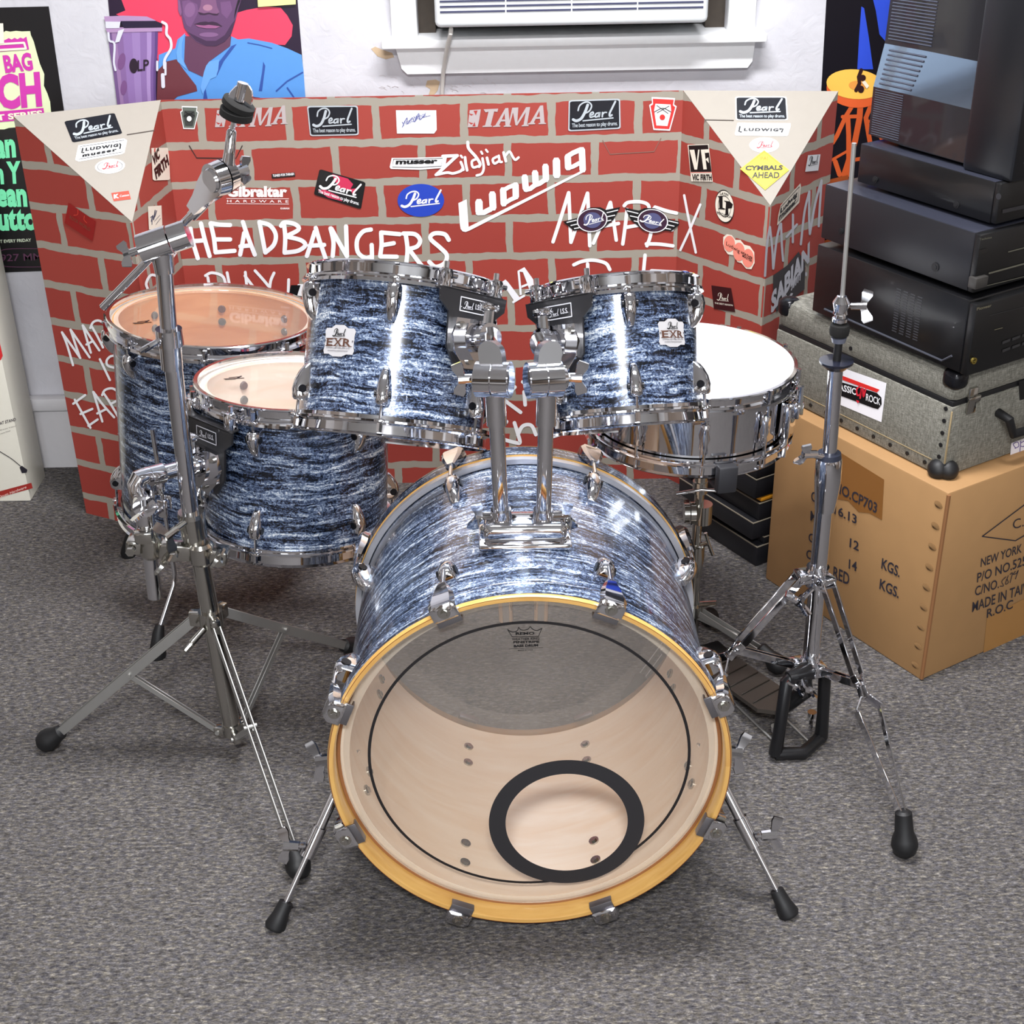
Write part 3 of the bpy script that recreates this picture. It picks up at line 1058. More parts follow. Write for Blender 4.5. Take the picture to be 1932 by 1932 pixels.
graffiti(plLO, (100, 580, 8.05), [
    [(305, 880), (210, 560), (135, 375)], [(140, 385), (290, 590), (415, 770)], [(410, 765), (340, 560), (265, 335)], [(268, 340), (420, 560), (557, 760)],
    [(450, 270), (575, 690)], [(455, 275), (600, 500), (705, 655)], [(505, 565), (590, 520)],
    [(760, 610), (680, 450), (590, 290)], [(565, 315), (610, 225), (700, 200), (800, 270), (842, 380), (812, 480), (730, 540)],
    [(710, 785), (865, 1105)], [(960, 730), (870, 745), (815, 810), (835, 885), (960, 925)],
    [(570, 1830), (430, 1580), (330, 1400)], [(305, 1465), (490, 1330)], [(415, 1620), (600, 1540)], [(535, 1800), (680, 1700)],
    [(610, 1280), (750, 1735)], [(615, 1285), (760, 1480), (930, 1670)], [(670, 1612), (815, 1540)],
    [(1000, 1680), (860, 1440), (760, 1290)], [(745, 1335), (790, 1255), (900, 1230), (1000, 1290)], [(880, 1465), (1000, 1400)]], 4.3)
graffiti(plL, (0, 420, 3.333), [[(1105, 190), (1060, 250), (1045, 250)], [(1045, 210), (1075, 300)], [(1000, 340), (950, 330), (920, 380), (930, 420)]], 5)

# ---- big white vinyl words
zq = sub((730, 250, 4.954))


def W(pts):
    return [zq(p) for p in pts]


pr = on(plB, .0014)
pr.poly(W([(668, 660), (745, 624), (764, 884), (690, 905), (682, 860)]))
pr.poly(W([(690, 903), (764, 882), (1790, 372), (1838, 340), (1858, 322), (1852, 352), (1830, 375), (775, 915), (735, 930), (708, 924)]))
for pts, ww in (([(860, 648), (862, 740)], 14), ([(850, 750), (905, 748), (970, 715)], 10), ([(985, 575), (992, 705)], 13),
                ([(1086, 535), (1092, 668)], 12), ([(1080, 545), (1140, 510), (1190, 492)], 8), ([(1202, 490), (1205, 600)], 12), ([(1205, 605), (1150, 630), (1095, 665)], 8),
                ([(1288, 415), (1298, 525)], 12), ([(1295, 535), (1340, 525), (1385, 490)], 9), ([(1384, 375), (1390, 470)], 12), ([(1388, 490), (1430, 475), (1480, 440)], 9), ([(1482, 315), (1486, 440)], 12),
                ([(1584, 262), (1587, 400)], 14), ([(1690, 225), (1694, 330)], 12), ([(1688, 222), (1740, 190), (1815, 158)], 9), ([(1822, 160), (1830, 350)], 12), ([(1694, 330), (1740, 318), (1800, 285)], 8)):
    pr.stroke(W(pts), ww)
pr.done('vinyl_lettering', paint((244, 244, 248), .35), BD)
pr = on(plB, .0016)
for pts, ww in (([(520, 222), (660, 216)], 6), ([(650, 222), (560, 305), (465, 392)], 6), ([(455, 396), (560, 375), (620, 382), (690, 360), (700, 345)], 5),
                ([(690, 275), (705, 310), (715, 350)], 5), ([(690, 215), (705, 235)], 4), ([(730, 230), (738, 300), (750, 355)], 5),
                ([(755, 88), (765, 150), (830, 225), (870, 290), (860, 320)], 5.5), ([(840, 245), (795, 270), (805, 325), (855, 315)], 4.5),
                ([(893, 240), (905, 330), (885, 385), (838, 402)], 4.5), ([(880, 178), (892, 200)], 4), ([(925, 160), (942, 182)], 4), ([(935, 235), (950, 300)], 5),
                ([(1030, 225), (990, 250), (1005, 290), (1050, 265)], 4.5), ([(1045, 215), (1055, 270), (1075, 275)], 4.5),
                ([(1090, 185), (1112, 270)], 5), ([(1105, 220), (1145, 178), (1175, 225), (1200, 255), (1232, 232)], 4.5)):
    pr.curve(W(pts), ww)
pr.done('vinyl_lettering', paint((244, 244, 248), .35), BD)
zk = sub((900, 480, 5.0813))
pr = on(plB, .0014)
K = lambda *ps: [zk(p) for p in ps]
pr.poly(K((200, 292), (272, 240), (300, 268), (405, 408), (455, 385), (462, 400), (345, 472), (335, 455), (352, 440), (285, 340)))
pr.poly(K((385, 160), (455, 122), (575, 290), (500, 330), (440, 170)))
pr.poly(K((388, 165), (408, 155), (430, 385), (410, 392)))
pr.poly(K((425, 300), (505, 268), (512, 288), (426, 322)))
pr.poly(K((350, 440), (455, 385), (462, 402), (346, 470)))
pr.done('vinyl_lettering', paint((236, 236, 240), .35), BD)


def tama(ox, k, cut):
    g = on(plB, .0012)
    t = lambda *ps: [(ox + p[0] / k, 180 + p[1] / 4.493) for p in ps]
    g.poly(t((235, 118), (360, 112), (352, 140), (325, 136), (296, 252), (308, 258), (306, 266), (225, 268), (228, 258), (248, 254), (278, 138), (252, 144)))
    for dx, dy in ((345, 0), (640, -22)):
        s_ = lambda *ps: t(*[(p[0] + dx, p[1] + dy) for p in ps])
        g.poly(s_((75, 108), (100, 106), (112, 252), (126, 258), (124, 264), (60, 266), (62, 258), (76, 254), (68, 140)))
        g.poly(s_((75, 108), (86, 116), (22, 252), (34, 258), (30, 266), (-32, 268), (-28, 260), (-10, 254)))
        g.poly(s_((30, 206), (80, 204), (80, 220), (22, 222)))
    g.poly(t((478, 104), (530, 102), (520, 245), (505, 250)))
    g.poly(t((478, 104), (494, 112), (456, 252), (468, 258), (466, 266), (432, 266), (436, 258), (446, 252)))
    g.poly(t((596, 100), (510, 245), (504, 252), (520, 256), (610, 116)))
    g.poly(t((596, 100), (630, 98), (604, 246), (618, 252), (616, 260), (556, 262), (560, 254), (574, 248), (598, 116)))
    if not cut:
        g.poly(t((118, 125), (212, 118), (200, 200), (185, 268), (100, 270)))
    else:
        g.poly(t((118, 125), (212, 118), (200, 200), (185, 268), (100, 270)))
    g.done('vinyl_lettering', paint((176, 164, 164), .45), BD)
    g = on(plB, .0016)
    for dy in (150, 225):
        g.poly(t((105, dy), (150, dy + 12), (130, dy + 22)))
    g.poly(t((150, 130), (170, 170), (185, 128)))
    g.poly(t((140, 262), (160, 225), (168, 262)))
    g.done('vinyl_emblem', paint((164, 52, 46), .5), BD)


tama(860, 4.493, False)
tama(385, 4.85, True)


# ---- stickers
def sticker(pl, poly, mat, prints, lift=.0018, label=None, edge=None):
    """a flat sticker; prints = [(material, function(Print))...]"""
    pr = on(pl, lift)
    pr.poly(poly)
    o = pr.done('sticker', mat, BD, label)
    for i, (mt, fn) in enumerate(prints):
        g = on(pl, lift + .0006 * (i + 1))
        fn(g)
        g.done('sticker_print', mt, o)
    return o


def quadpoly(a, b, c, d, inset=0.0):
    ct = ((a[0] + b[0] + c[0] + d[0]) / 4, (a[1] + b[1] + c[1] + d[1]) / 4)
    return [(p[0] + (ct[0] - p[0]) * inset, p[1] + (ct[1] - p[1]) * inset) for p in (a, b, c, d)]


def qmap(a, b, c, d):
    """a tl, b tr, c br, d bl -> f(u,v), v up"""
    def f(u, v):
        x = (d[0] * (1 - u) + c[0] * u) * (1 - v) + (a[0] * (1 - u) + b[0] * u) * v
        y = (d[1] * (1 - u) + c[1] * u) * (1 - v) + (a[1] * (1 - u) + b[1] * u) * v
        return x, y
    return f


NAVY = paint((20, 22, 30), .25)
SILV = paint((196, 204, 210), .25, .3)


def maker_card(pl, q, base=NAVY, rim=SILV, ink=SILV, sub_='The best reason to play drums.', lift=.0018, label=None, extra=None):
    f = qmap(*q)
    pr = []
    pr.append((base, lambda g: g.poly([f(*p) for p in rrect(.025, .045, .975, .955, .05)])))
    if extra:
        pr += extra(f)
    pr.append((ink, lambda g: (g.script(f(.08, .32), f(.86, .32), f(.12, .93)), g.text(sub_, f(.07, .08), f(.94, .08), f(.07, .25), .012, .92))))
    return sticker(pl, [f(*p) for p in rrect(0, 0, 1, 1, .06)], rim, pr, lift, label)


maker_card(plB, ((579, 200), (675, 199), (677, 255), (585, 257)), label='black card sticker with silver script and shiny edge, right of the left vinyl word')
maker_card(plB, ((1073, 189), (1170, 186), (1171, 243), (1072, 248)), label='black card sticker with silver script and white lower edge, top right of the panel')
maker_card(topR, ((1387, 182), (1484, 182), (1487, 227), (1388, 227)), rim=WHITEINK, label='black card sticker on the right grey flap')
maker_card(topL, ((121, 229), (216, 213), (231, 252), (137, 269)), rim=NAVY, label='black card sticker on the left grey flap')
PINK = paint((196, 44, 82), .4)
maker_card(plB, ((603, 319), (690, 344), (681, 395), (592, 367)), base=BLKINK, rim=BLKINK, ink=WHITEINK, lift=.002, label='tilted black and crimson sticker with white script',
           extra=lambda f: [(PINK, lambda g: (g.poly([f(.28, .95), f(.62, .95), f(.75, .8), f(.7, .55), f(.5, .5), (f(.35, .75))]),
                                               g.poly([f(.06, .2), f(.2, .3), f(.5, .22), f(.6, .08), f(.3, .05)]), g.poly([f(.7, .6), f(.85, .7), f(.8, .4)])))])
# white note
sticker(plB, [(747, 208), (823, 208), (824, 245), (819, 252), (749, 252)], paint((236, 236, 238), .5),
        [(paint((96, 100, 150), .5), lambda g: (g.curve([(759, 240), (768, 222), (768, 234), (778, 222), (782, 230), (790, 218)], 1.6), g.curve([(782, 230), (790, 214), (792, 226), (802, 216)], 1.6),
                                                g.curve([(798, 222), (804, 220), (812, 218)], 1.1), g.text('Music Manor', (762, 238), (806, 218), (758, 230), 0)))], label='white paper note with blue handwriting')
# blue oval
sticker(plB, [(794 + 44 * math.cos(R_(a)), 378 + 31 * math.sin(R_(a))) for a in range(0, 360, 9)], paint((36, 66, 178), .4),
        [(WHITEINK, lambda g: g.script((757, 391), (829, 386), (760, 362)))], label='blue oval sticker with white script')
# long word plate overlapping the white vinyl
sticker(plB, W([(45, 238), (270, 236), (560, 226), (545, 330), (300, 348), (35, 340), (26, 322)]), WHITEINK,
        [(BLKINK, lambda g: (g.stroke(W([(62, 250), (290, 250), (520, 240), (508, 314), (300, 326), (52, 322), (62, 250)]), 1))),
         (BLKINK, lambda g: g.text('musser', zq((80, 298)), zq((470, 290)), zq((85, 262)), .05))], label='long white name plate sticker in outline lettering')
# keystone stickers


def keystone(pl, c, sx, sy, rot, rim, mid, body, label):
    def k(p, s=1.0):
        x, y = p[0] * sx * s, p[1] * sy * s
        cr, sr = math.cos(rot), math.sin(rot)
        return (c[0] + x * cr - y * sr, c[1] + x * sr + y * cr)
    sh = [(-.85, -1), (.85, -1), (.8, -.62), (1, -.5), (.92, -.2), (.6, 1), (-.6, 1), (-.92, -.2), (-1, -.5), (-.8, -.62)]
    sticker(pl, [k(p) for p in sh], rim, [(mid, lambda g: g.poly([k(p, .9) for p in sh])),
                                         (body, lambda g: g.poly([k(p) for p in ((-.55, -.6), (.55, -.6), (.62, -.2), (.4, .72), (-.4, .72), (-.62, -.2))])),
                                         (BLKINK, lambda g: (g.curve([k((-.6, -.1)), k((0, -.35)), k((.6, -.15))], 1.4), g.stroke([k((-.45, -.5)), k((.4, -.05))], 1.2), g.stroke([k((.45, -.5)), k((-.4, -.05))], 1.2))),
                                         (mid, lambda g: g.ellipse(k((0, .2)), sx * .2, sx * .2))], label=label)


keystone(plB, (1250, 215), 26, 31, .05, WHITEINK, paint((206, 44, 40), .4), WHITEINK, 'red and white keystone sticker at the panel top right')
keystone(plB, (357, 222), 17.5, 21.5, .03, WHITEINK, paint((96, 104, 96), .4), paint((60, 62, 60), .3), 'grey and black keystone sticker at the panel top left')
on(plB, .0052).ellipse((357, 224), 4.5, 5).done('sticker_print', WHITEINK, BD)
# hardware maker lettering
pr = on(plB, .0014)
zg = sub((390, 180, 6.232))
pr.text('Gibraltar', zg((232, 1195)), zg((945, 1198)), zg((232, 1062)), .05)
pr.text('HARDWARE', zg((240, 1258)), zg((962, 1262)), zg((240, 1228)), .01, 1.9)
pr.stroke([zg((235, 1212)), zg((965, 1216))], 1)
pr.stroke([zg((235, 1272)), zg((965, 1278))], 1)
pr.text('KAMAN', zg((868, 1340)), zg((972, 1340)), zg((868, 1318)), .04)
pr.done('vinyl_lettering', paint((240, 224, 222), .45), BD)
# strip below the cut-out sticker
sticker(plB, [zg(p) for p in ((762, 925), (1035, 905), (1042, 952), (768, 978))], BLKINK,
        [(WHITEINK, lambda g: g.text('TUNED FOR THRASH', zg((778, 960)), zg((1028, 938)), zg((776, 930)), .03, .95))], label='black strip sticker with small white capitals')
# winged badges
zw = sub((1020, 350, 6.0375))
PLUM = paint((58, 34, 54), .35)
SLATE = paint((84, 86, 124), .35)


def winged(flip, label):
    def k(p):
        x, y = p
        if flip:
            x, y = 1225 - x, p[1]
            x = x + 640
            c = (1275, 395)
            return zw((x, y + 8))
        return zw((x, y))
    t = lambda *ps: [k(p) for p in ps]
    sticker(plB, t((252, 412), (410, 372), (480, 285), (570, 250), (680, 248), (745, 278), (908, 245), (830, 390), (770, 440), (700, 505), (560, 535), (440, 505), (380, 515)), BLKINK,
            [(PLUM, lambda g: g.ellipse(k((587, 395)), 27, 20.5, -.17 if not flip else .17)),
             (WHITEINK, lambda g: (g.ellipse(k((587, 395)), 29, 22, -.17 if not flip else .17, ring=.07),
                                   g.stroke(t((300, 420), (405, 395)), 1.8), g.stroke(t((345, 455), (415, 440)), 1.8), g.stroke(t((385, 490), (440, 480)), 1.8),
                                   g.stroke(t((755, 310), (880, 280)), 1.8), g.stroke(t((762, 355), (845, 338)), 1.8), g.stroke(t((755, 405), (800, 395)), 1.8))),
             (SLATE, lambda g: g.ellipse(k((590, 395)), 17, 15, 0)),
             (WHITEINK, lambda g: (g.script(zw((495, 455)), zw((722, 405)), zw((490, 345))) if not flip else g.script(zw((1130, 405)), zw((1375, 465)), zw((1160, 320)))))], .003, label)


winged(False, 'left of the two winged oval badge stickers over the graffiti')
winged(True, 'right of the two winged oval badge stickers over the graffiti')
# carry-slots cut in the cardboard
pr = on(plB, .001)
pr.stroke([(357, 275), (371, 298), (445, 299), (457, 275)], 2)
pr.done('carry_slot', paint((40, 26, 24), .8), BD)
pr = on(plB, .001)
pr.stroke([(1137, 265), (1151, 291), (1234, 286), (1247, 261)], 1.6)
pr.done('carry_slot', paint((128, 92, 82), .8), BD)
sticker(plB, [(553, 556), (562, 536), (572, 536), (576, 560)], WHITEINK,
        [(BLKINK, lambda g: g.poly([(545, 556), (549, 538), (567, 538), (560, 560)]))], label='black and white sticker just left of the larger hanging tom')

# right wing stickers
zr = sub((1290, 170, 5.5207))
Z = lambda *ps: [zr(p) for p in ps]
CREAM = paint((232, 224, 208), .45)
sticker(plR, Z((40, 570), (260, 562), (302, 955), (78, 950)), CREAM,
        [(BLKINK, lambda g: g.poly(Z((50, 578), (252, 570), (290, 850), (72, 852)))),
         (CREAM, lambda g: (g.poly(Z((60, 622), (110, 620), (135, 760), (150, 620), (165, 620), (140, 828), (112, 828))),
                            g.poly(Z((178, 620), (215, 618), (240, 825), (205, 826))), g.poly(Z((215, 618), (258, 616), (262, 650), (222, 655))), g.poly(Z((226, 720), (256, 700), (262, 760))))),
         (paint((196, 60, 50), .4), lambda g: g.stroke(Z((72, 858), (292, 856)), 1)),
         (BLKINK, lambda g: g.text('VIC FIRTH', zr((88, 940)), zr((292, 942)), zr((86, 876)), .04))], label='black and cream upright sticker on the right wing')
sticker(plR, [zr((425 + 102 * math.cos(R_(a)) * .97, 1212 + 172 * math.sin(R_(a)) + 25 * math.cos(R_(a)))) for a in range(0, 360, 10)], BLKINK,
        [(CREAM, lambda g: g.ellipse(zr((425, 1212)), 17.2, 29.5, -.1)),
         (BLKINK, lambda g: (g.ellipse(zr((425, 1212)), 12.2, 20.5, -.1, ring=.06),
                             g.poly(Z((350, 1105), (405, 1100), (405, 1225), (440, 1240), (420, 1245), (360, 1238), (372, 1225), (366, 1120))),
                             g.poly(Z((415, 1150), (480, 1160), (512, 1190), (500, 1230), (462, 1235), (466, 1300), (432, 1305), (440, 1170))),
                             g.text('LATIN', zr((376, 1088)), zr((462, 1105)), zr((380, 1060)), .02), g.text('PERCUSSION', zr((350, 1290)), zr((500, 1340)), zr((346, 1262)), .02)))],
        label='oval cream and black percussion sticker on the right wing')
rp = [zr((c[0] + r * math.cos(a), c[1] + r * 1.12 * math.sin(a))) for c, r, s0, s1 in
      (((475, 1580), 70, 150, 300),) for a in [R_(t) for t in range(s0, s1, 15)]]
PEACH = paint((236, 138, 120), .4)
sticker(plR, Z((410, 1600), (412, 1530), (450, 1500), (500, 1510), (540, 1560), (590, 1560), (630, 1610), (690, 1625), (735, 1690), (738, 1800), (705, 1865), (650, 1860),
               (600, 1800), (560, 1790), (520, 1720), (460, 1710), (425, 1660)), CREAM,
        [(PEACH, lambda g: (g.ellipse(zr((475, 1600)), 10.5, 15), g.ellipse(zr((575, 1685)), 11, 17.5), g.ellipse(zr((670, 1750)), 11, 17.5))),
         (BLKINK, lambda g: (g.text('Ludwig', zr((440, 1625)), zr((580, 1710)), zr((445, 1575)), 0), g.text('WEATHER', zr((590, 1700)), zr((715, 1770)), zr((594, 1672)), .02),
                             g.text('MASTER', zr((610, 1735)), zr((712, 1795)), zr((612, 1712)), .02)))], label='cream sticker of three merged peach circles on the right wing')
zs_ = sub((940, 480, 3.22))
sticker(plR, [zs_(p) for p in ((1295, 188), (1415, 205), (1440, 350), (1310, 330))], paint((52, 16, 20), .4),
        [(CREAM, lambda g: (g.script(zs_((1330, 278)), zs_((1400, 288)), zs_((1328, 230))), g.text('THE BEST REASON', zs_((1315, 300)), zs_((1425, 315)), zs_((1315, 290)), .01)))],
        label='dark maroon square sticker low on the right wing')
# on the outer right face
plate = Z((1010, 1200), (1215, 970), (1222, 1000), (1205, 1170), (990, 1395), (972, 1410), (985, 1300))
sticker(plRO, plate, paint((206, 196, 182), .5),
        [(BLKINK, lambda g: (g.stroke(Z((1015, 1215), (1205, 1005), (1190, 1150), (990, 1365), (1015, 1215)), 1),
                             g.text('Ludwig', zr((1005, 1305)), zr((1180, 1115)), zr((1012, 1235)), .05), g.text('musser', zr((990, 1355)), zr((1172, 1170)), zr((994, 1315)), .05)))],
        label='slanted cream name plate sticker on the outer right face')
sticker(plRO, Z((1295, 678), (1425, 668), (1402, 838), (1265, 850)), paint((206, 206, 210), .4),
        [(BLKINK, lambda g: g.script(zr((1300, 790)), zr((1395, 775)), zr((1305, 690)), 1.4))], label='small pale square sticker high on the outer right face')
zt = sub((1420, 330, 6.44))
T = lambda *ps: [zt(p) for p in ps]
sticker(plRO, T((250, 1220), (420, 1100), (560, 930), (640, 1080), (630, 1390), (590, 1420), (290, 1665), (248, 1480)), paint((48, 44, 46), .4),
        [(SILVERINK, lambda g: (g.text('SABIAN', zt((222, 1700)), zt((690, 1060)), zt((228, 1440)), .05),
                                [g.stroke(T((470 + i * 26, 1400 - i * 30), (505 + i * 20, 1300 - i * 42), (540 + i * 14, 1230 - i * 20)), 1.7) for i in range(5)],
                                [g.curve(T((400 - i * 22, 1450), (430, 1500 + i * 14), (470 + i * 8, 1440)), 1.6) for i in range(3)],
                                g.ellipse(zt((650, 1205)), 2, 4)))], label='dark cymbal maker sticker with big slanted letters')
# right flap
sticker(topR, Z((560, 342), (1112, 345), (1115, 372), (1085, 470), (1070, 480), (545, 472), (530, 460)), WHITEINK,
        [(BLKINK, lambda g: (g.stroke(Z((585, 380), (575, 430), (600, 435)), 3), g.text('LUDWIG', zr((625, 426)), zr((985, 430)), zr((630, 394)), .06, 1.3), g.stroke(Z((1000, 405), (1035, 405), (1020, 435)), 3)))],
        label='wide white name plate sticker on the right grey flap')
sticker(topR, [zr((838 + 155 * math.cos(R_(a)), 572 + 80 * math.sin(R_(a)))) for a in range(0, 360, 10)], WHITEINK,
        [(REDINK, lambda g: g.script(zr((760, 602)), zr((925, 595)), zr((765, 535))))], label='white oval sticker with red script on the right grey flap')
sticker(topR, Z((838, 625), (1098, 832), (848, 1040), (588, 820)), paint((246, 220, 40), .4),
        [(paint((226, 130, 30), .4), lambda g: (g.stroke(Z((838, 640), (1080, 832), (848, 1022), (605, 822), (838, 640)), 1.2), g.text('PAI', zr((800, 725)), zr((878, 725)), zr((800, 690)), .02))),
         (BLKINK, lambda g: (g.text('CYMBALS', zr((640, 835)), zr((1030, 830)), zr((645, 785)), .045), g.text('AHEAD', zr((712, 915)), zr((995, 915)), zr((716, 852)), .025)))], .003,
        label='yellow diamond warning sticker on the right grey flap')
# left flap
zl = sub((100, 180, 6.9))
Q = lambda *ps: [zl(p) for p in ps]
sticker(topL, Q((330, 650), (925, 560), (965, 585), (930, 745), (895, 765), (335, 862), (290, 840)), WHITEINK,
        [(BLKINK, lambda g: (g.stroke(Q((360, 665), (925, 582), (905, 735), (335, 830), (360, 665)), .8), g.text('LUDWIG', zl((420, 725)), zl((850, 668)), zl((425, 682)), .07, 1.3),
                             g.text('musser', zl((380, 805)), zl((830, 725)), zl((384, 770)), .07, 1.3), g.stroke(Q((388, 690), (375, 745), (400, 742)), 3), g.stroke(Q((870, 630), (880, 640), (872, 690)), 3)))],
        label='white double name plate sticker on the left grey flap')
sticker(topL, [zl((742 + 195 * math.cos(R_(a)), 922 + 95 * math.sin(R_(a)) - 14 * math.cos(R_(a)))) for a in range(0, 360, 10)], WHITEINK,
        [(REDINK, lambda g: g.script(zl((645, 960)), zl((850, 930)), zl((640, 885)))),
         (paint((90, 90, 90), .5), lambda g: g.ellipse(zl((742, 922)), 24, 11, -.07, ring=.04))], label='white oval sticker with red script on the left grey flap')
sticker(topL, Q((758, 1270), (985, 1240), (1015, 1350), (790, 1378)), paint((190, 66, 44), .4),
        [(WHITEINK, lambda g: (g.text('K', zl((792, 1345)), zl((860, 1335)), zl((790, 1290)), .06), g.text('Custom', zl((870, 1325)), zl((990, 1308)), zl((870, 1296)), 0)))], label='small orange red sticker at the point of the left grey flap')
# left wing
sticker(plL, Q((1280, 685), (1490, 680), (1505, 700), (1525, 1085), (1510, 1100), (1320, 1108), (1298, 1090)), CREAM,
        [(BLKINK, lambda g: (g.text('VIC', zl((1310, 930)), zl((1395, 810)), zl((1290, 790)), .06), g.text('FIRTH', zl((1345, 1100)), zl((1515, 900)), zl((1315, 960)), .06))),
         (paint((196, 60, 50), .4), lambda g: g.stroke(Q((1328, 690), (1325, 730)), 2))], label='cream upright sticker with slanted black capitals on the left wing')
sticker(plL, Q((1235, 1445), (1412, 1432), (1425, 1728), (1250, 1748)), CREAM,
        [(paint((70, 76, 100), .5), lambda g: (g.curve(Q((1280, 1640), (1300, 1560), (1310, 1620), (1330, 1490), (1320, 1590), (1350, 1500)), 1.6), g.curve(Q((1270, 1590), (1290, 1580), (1290, 1680)), 1.2),
                                               g.stroke(Q((1320, 1640), (1390, 1560)), .7), g.stroke(Q((1340, 1680), (1400, 1600)), .7)))], label='small cream card with inked scribble on the left wing')
sticker(plLO, Q((200, 1395), (560, 1640), (515, 1900), (150, 1660)), paint((140, 24, 22), .35),
        [(paint((196, 60, 44), .4), lambda g: (g.curve(Q((270, 1560), (320, 1550), (325, 1490)), 1.4), g.curve(Q((410, 1570), (405, 1620), (440, 1660)), 1.4))),
         (paint((110, 70, 50), .5), lambda g: (g.text('ROCK WORLD', zl((215, 1600)), zl((480, 1770)), zl((225, 1560)), 0)))], label='dark red slanted sticker on the outer left face')

# ================================================================== CARTON AT THE LEFT EDGE
bx = F(58, 945)
CT = thing('product_carton', (bx.x - .2, bx.y + .06, 0), 'tall white hi-hat stand carton with a red base stripe beside the baseboard', 'carton')
cw, cdp, chh = .42, .13, 1.0
MB().box((bx.x - cw / 2, bx.y + cdp / 2, chh / 2 + .0), (cw, cdp, chh), bev=.002).build('box', paint((226, 222, 208), .4), CT)
plC = Plane(bx, (0, -1, 0))
zc = sub((0, 620, 4.6))
c_ = lambda *ps: [zc(p) for p in ps]
g = on(plC, .0008); g.poly([plq for plq in c_((-2000, 1860), (-2000, 1790), (272, 1338), (284, 1385))][2:] + c_((-200, 1520), (-200, 1465))); g.done('base_stripe', paint((150, 42, 36), .4), CT)
g = on(plC, .0008); g.poly(c_((0, 130), (24, 235), (8, 270), (-60, 320), (-300, 380), (-300, 0), (-40, -200))); g.done('red_swoosh', paint((206, 44, 46), .4), CT)
g = on(plC, .001)
g.text('HAT STAND', zc((-20, 842)), zc((138, 800)), zc((-22, 815)), .02)
g.text('Single Braced Tripod', zc((-60, 905)), zc((138, 850)), zc((-60, 895)), 0)
g.text('Chrome Finish', zc((-20, 925)), zc((90, 890)), zc((-20, 915)), 0)
g.done('carton_lettering', paint((70, 62, 66), .5), CT)
g = on(plC, .0014); g.text('Drum Hardware', zc((-10, 1475)), zc((230, 1385)), zc((-12, 1452)), .01); g.done('stripe_lettering', paint((230, 190, 180), .5), CT)
g = on(plC, .0012); g.curve(c_((-60, 1030), (20, 1080), (100, 1130), (180, 1195)), 1.4); g.poly(c_((170, 1205), (190, 1190), (238, 1225), (232, 1250), (190, 1255))); g.done('leg_picture', paint((30, 26, 36), .5), CT)

# ================================================================== DRUMS
def frame(o, x, y, z):
    m = Matrix.Identity(4)
    for i, a in enumerate((x, y, z)):
        for k in range(3):
            m[k][i] = a[k]
    m.translation = o
    return m


def view_axis(c, lean, away):
    """drum axis for a drum centred at c: lean sideways, top tipped away from the front"""
    v = (CAM - c).normalized()
    u = (UP - v * UP.dot(v)).normalized()
    r = u.cross(v)
    ax = (u * math.cos(R_(lean)) + r * math.sin(R_(lean))) * math.cos(R_(away)) - v * math.sin(R_(away))
    ax.normalize()
    y = (-v - ax * (-v).dot(ax)).normalized()
    return y.cross(ax), y, ax


def lug(p, o, a, L=.058, w=.025, hgt=.024):
    """teardrop lug casting: p on the shell at its hoop end, o outward, a towards the hoop"""
    t = a.cross(o).normalized()
    mb = MB()
    rings = []
    for s, ww, hh in ((0, .80, .86), (.06, .95, 1.0), (.3, 1.0, 1.08), (.55, .9, .95), (.78, .72, .68), (.93, .56, .42), (1, .42, .22)):
        c = p - a * (L * s)
        ring = []
        for k in range(11):
            th = math.pi * k / 10
            cx, sy = math.cos(th), math.sin(th)
            cx = math.copysign(abs(cx) ** .7, cx)
            sy = abs(sy) ** .7
            ring.append(c + t * (w / 2 * ww * cx) + o * (hgt * hh * sy - .001))
        rings.append(ring)
    mb.loft(rings)
    return mb


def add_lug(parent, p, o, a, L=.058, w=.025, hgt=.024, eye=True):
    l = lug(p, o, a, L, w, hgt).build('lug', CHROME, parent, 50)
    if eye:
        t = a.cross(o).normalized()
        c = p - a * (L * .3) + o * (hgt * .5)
        MB().cyl(c - t * (w * .52), c + t * (w * .52), hgt * .27, seg=14).build('dark_hole_disc', paint((22, 22, 26), .3, .5), l)  # dark disc puts the shade of the lug's round hole into colour
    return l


def print_cyl(M, R, phi, zc, lift):
    def pm(p, e=0):
        lf = lift + e
        a = phi + p[0] / R
        return M @ V(((R + lf) * math.sin(a), -(R + lf) * math.cos(a), zc + p[1]))
    return Print(pm)


def hoop_profile(R, zt, sgn):
    pr = [(.010, 0), (.0118, .002), (.0078, .005), (.0066, .018), (.0095, .0215), (.0165, .0225), (.0168, .0255), (.0115, .027),
          (.0118, .0325), (.0035, .0325), (.0030, .021), (.0035, 0)]
    return [(R + r, zt - sgn * z) for r, z in pr]


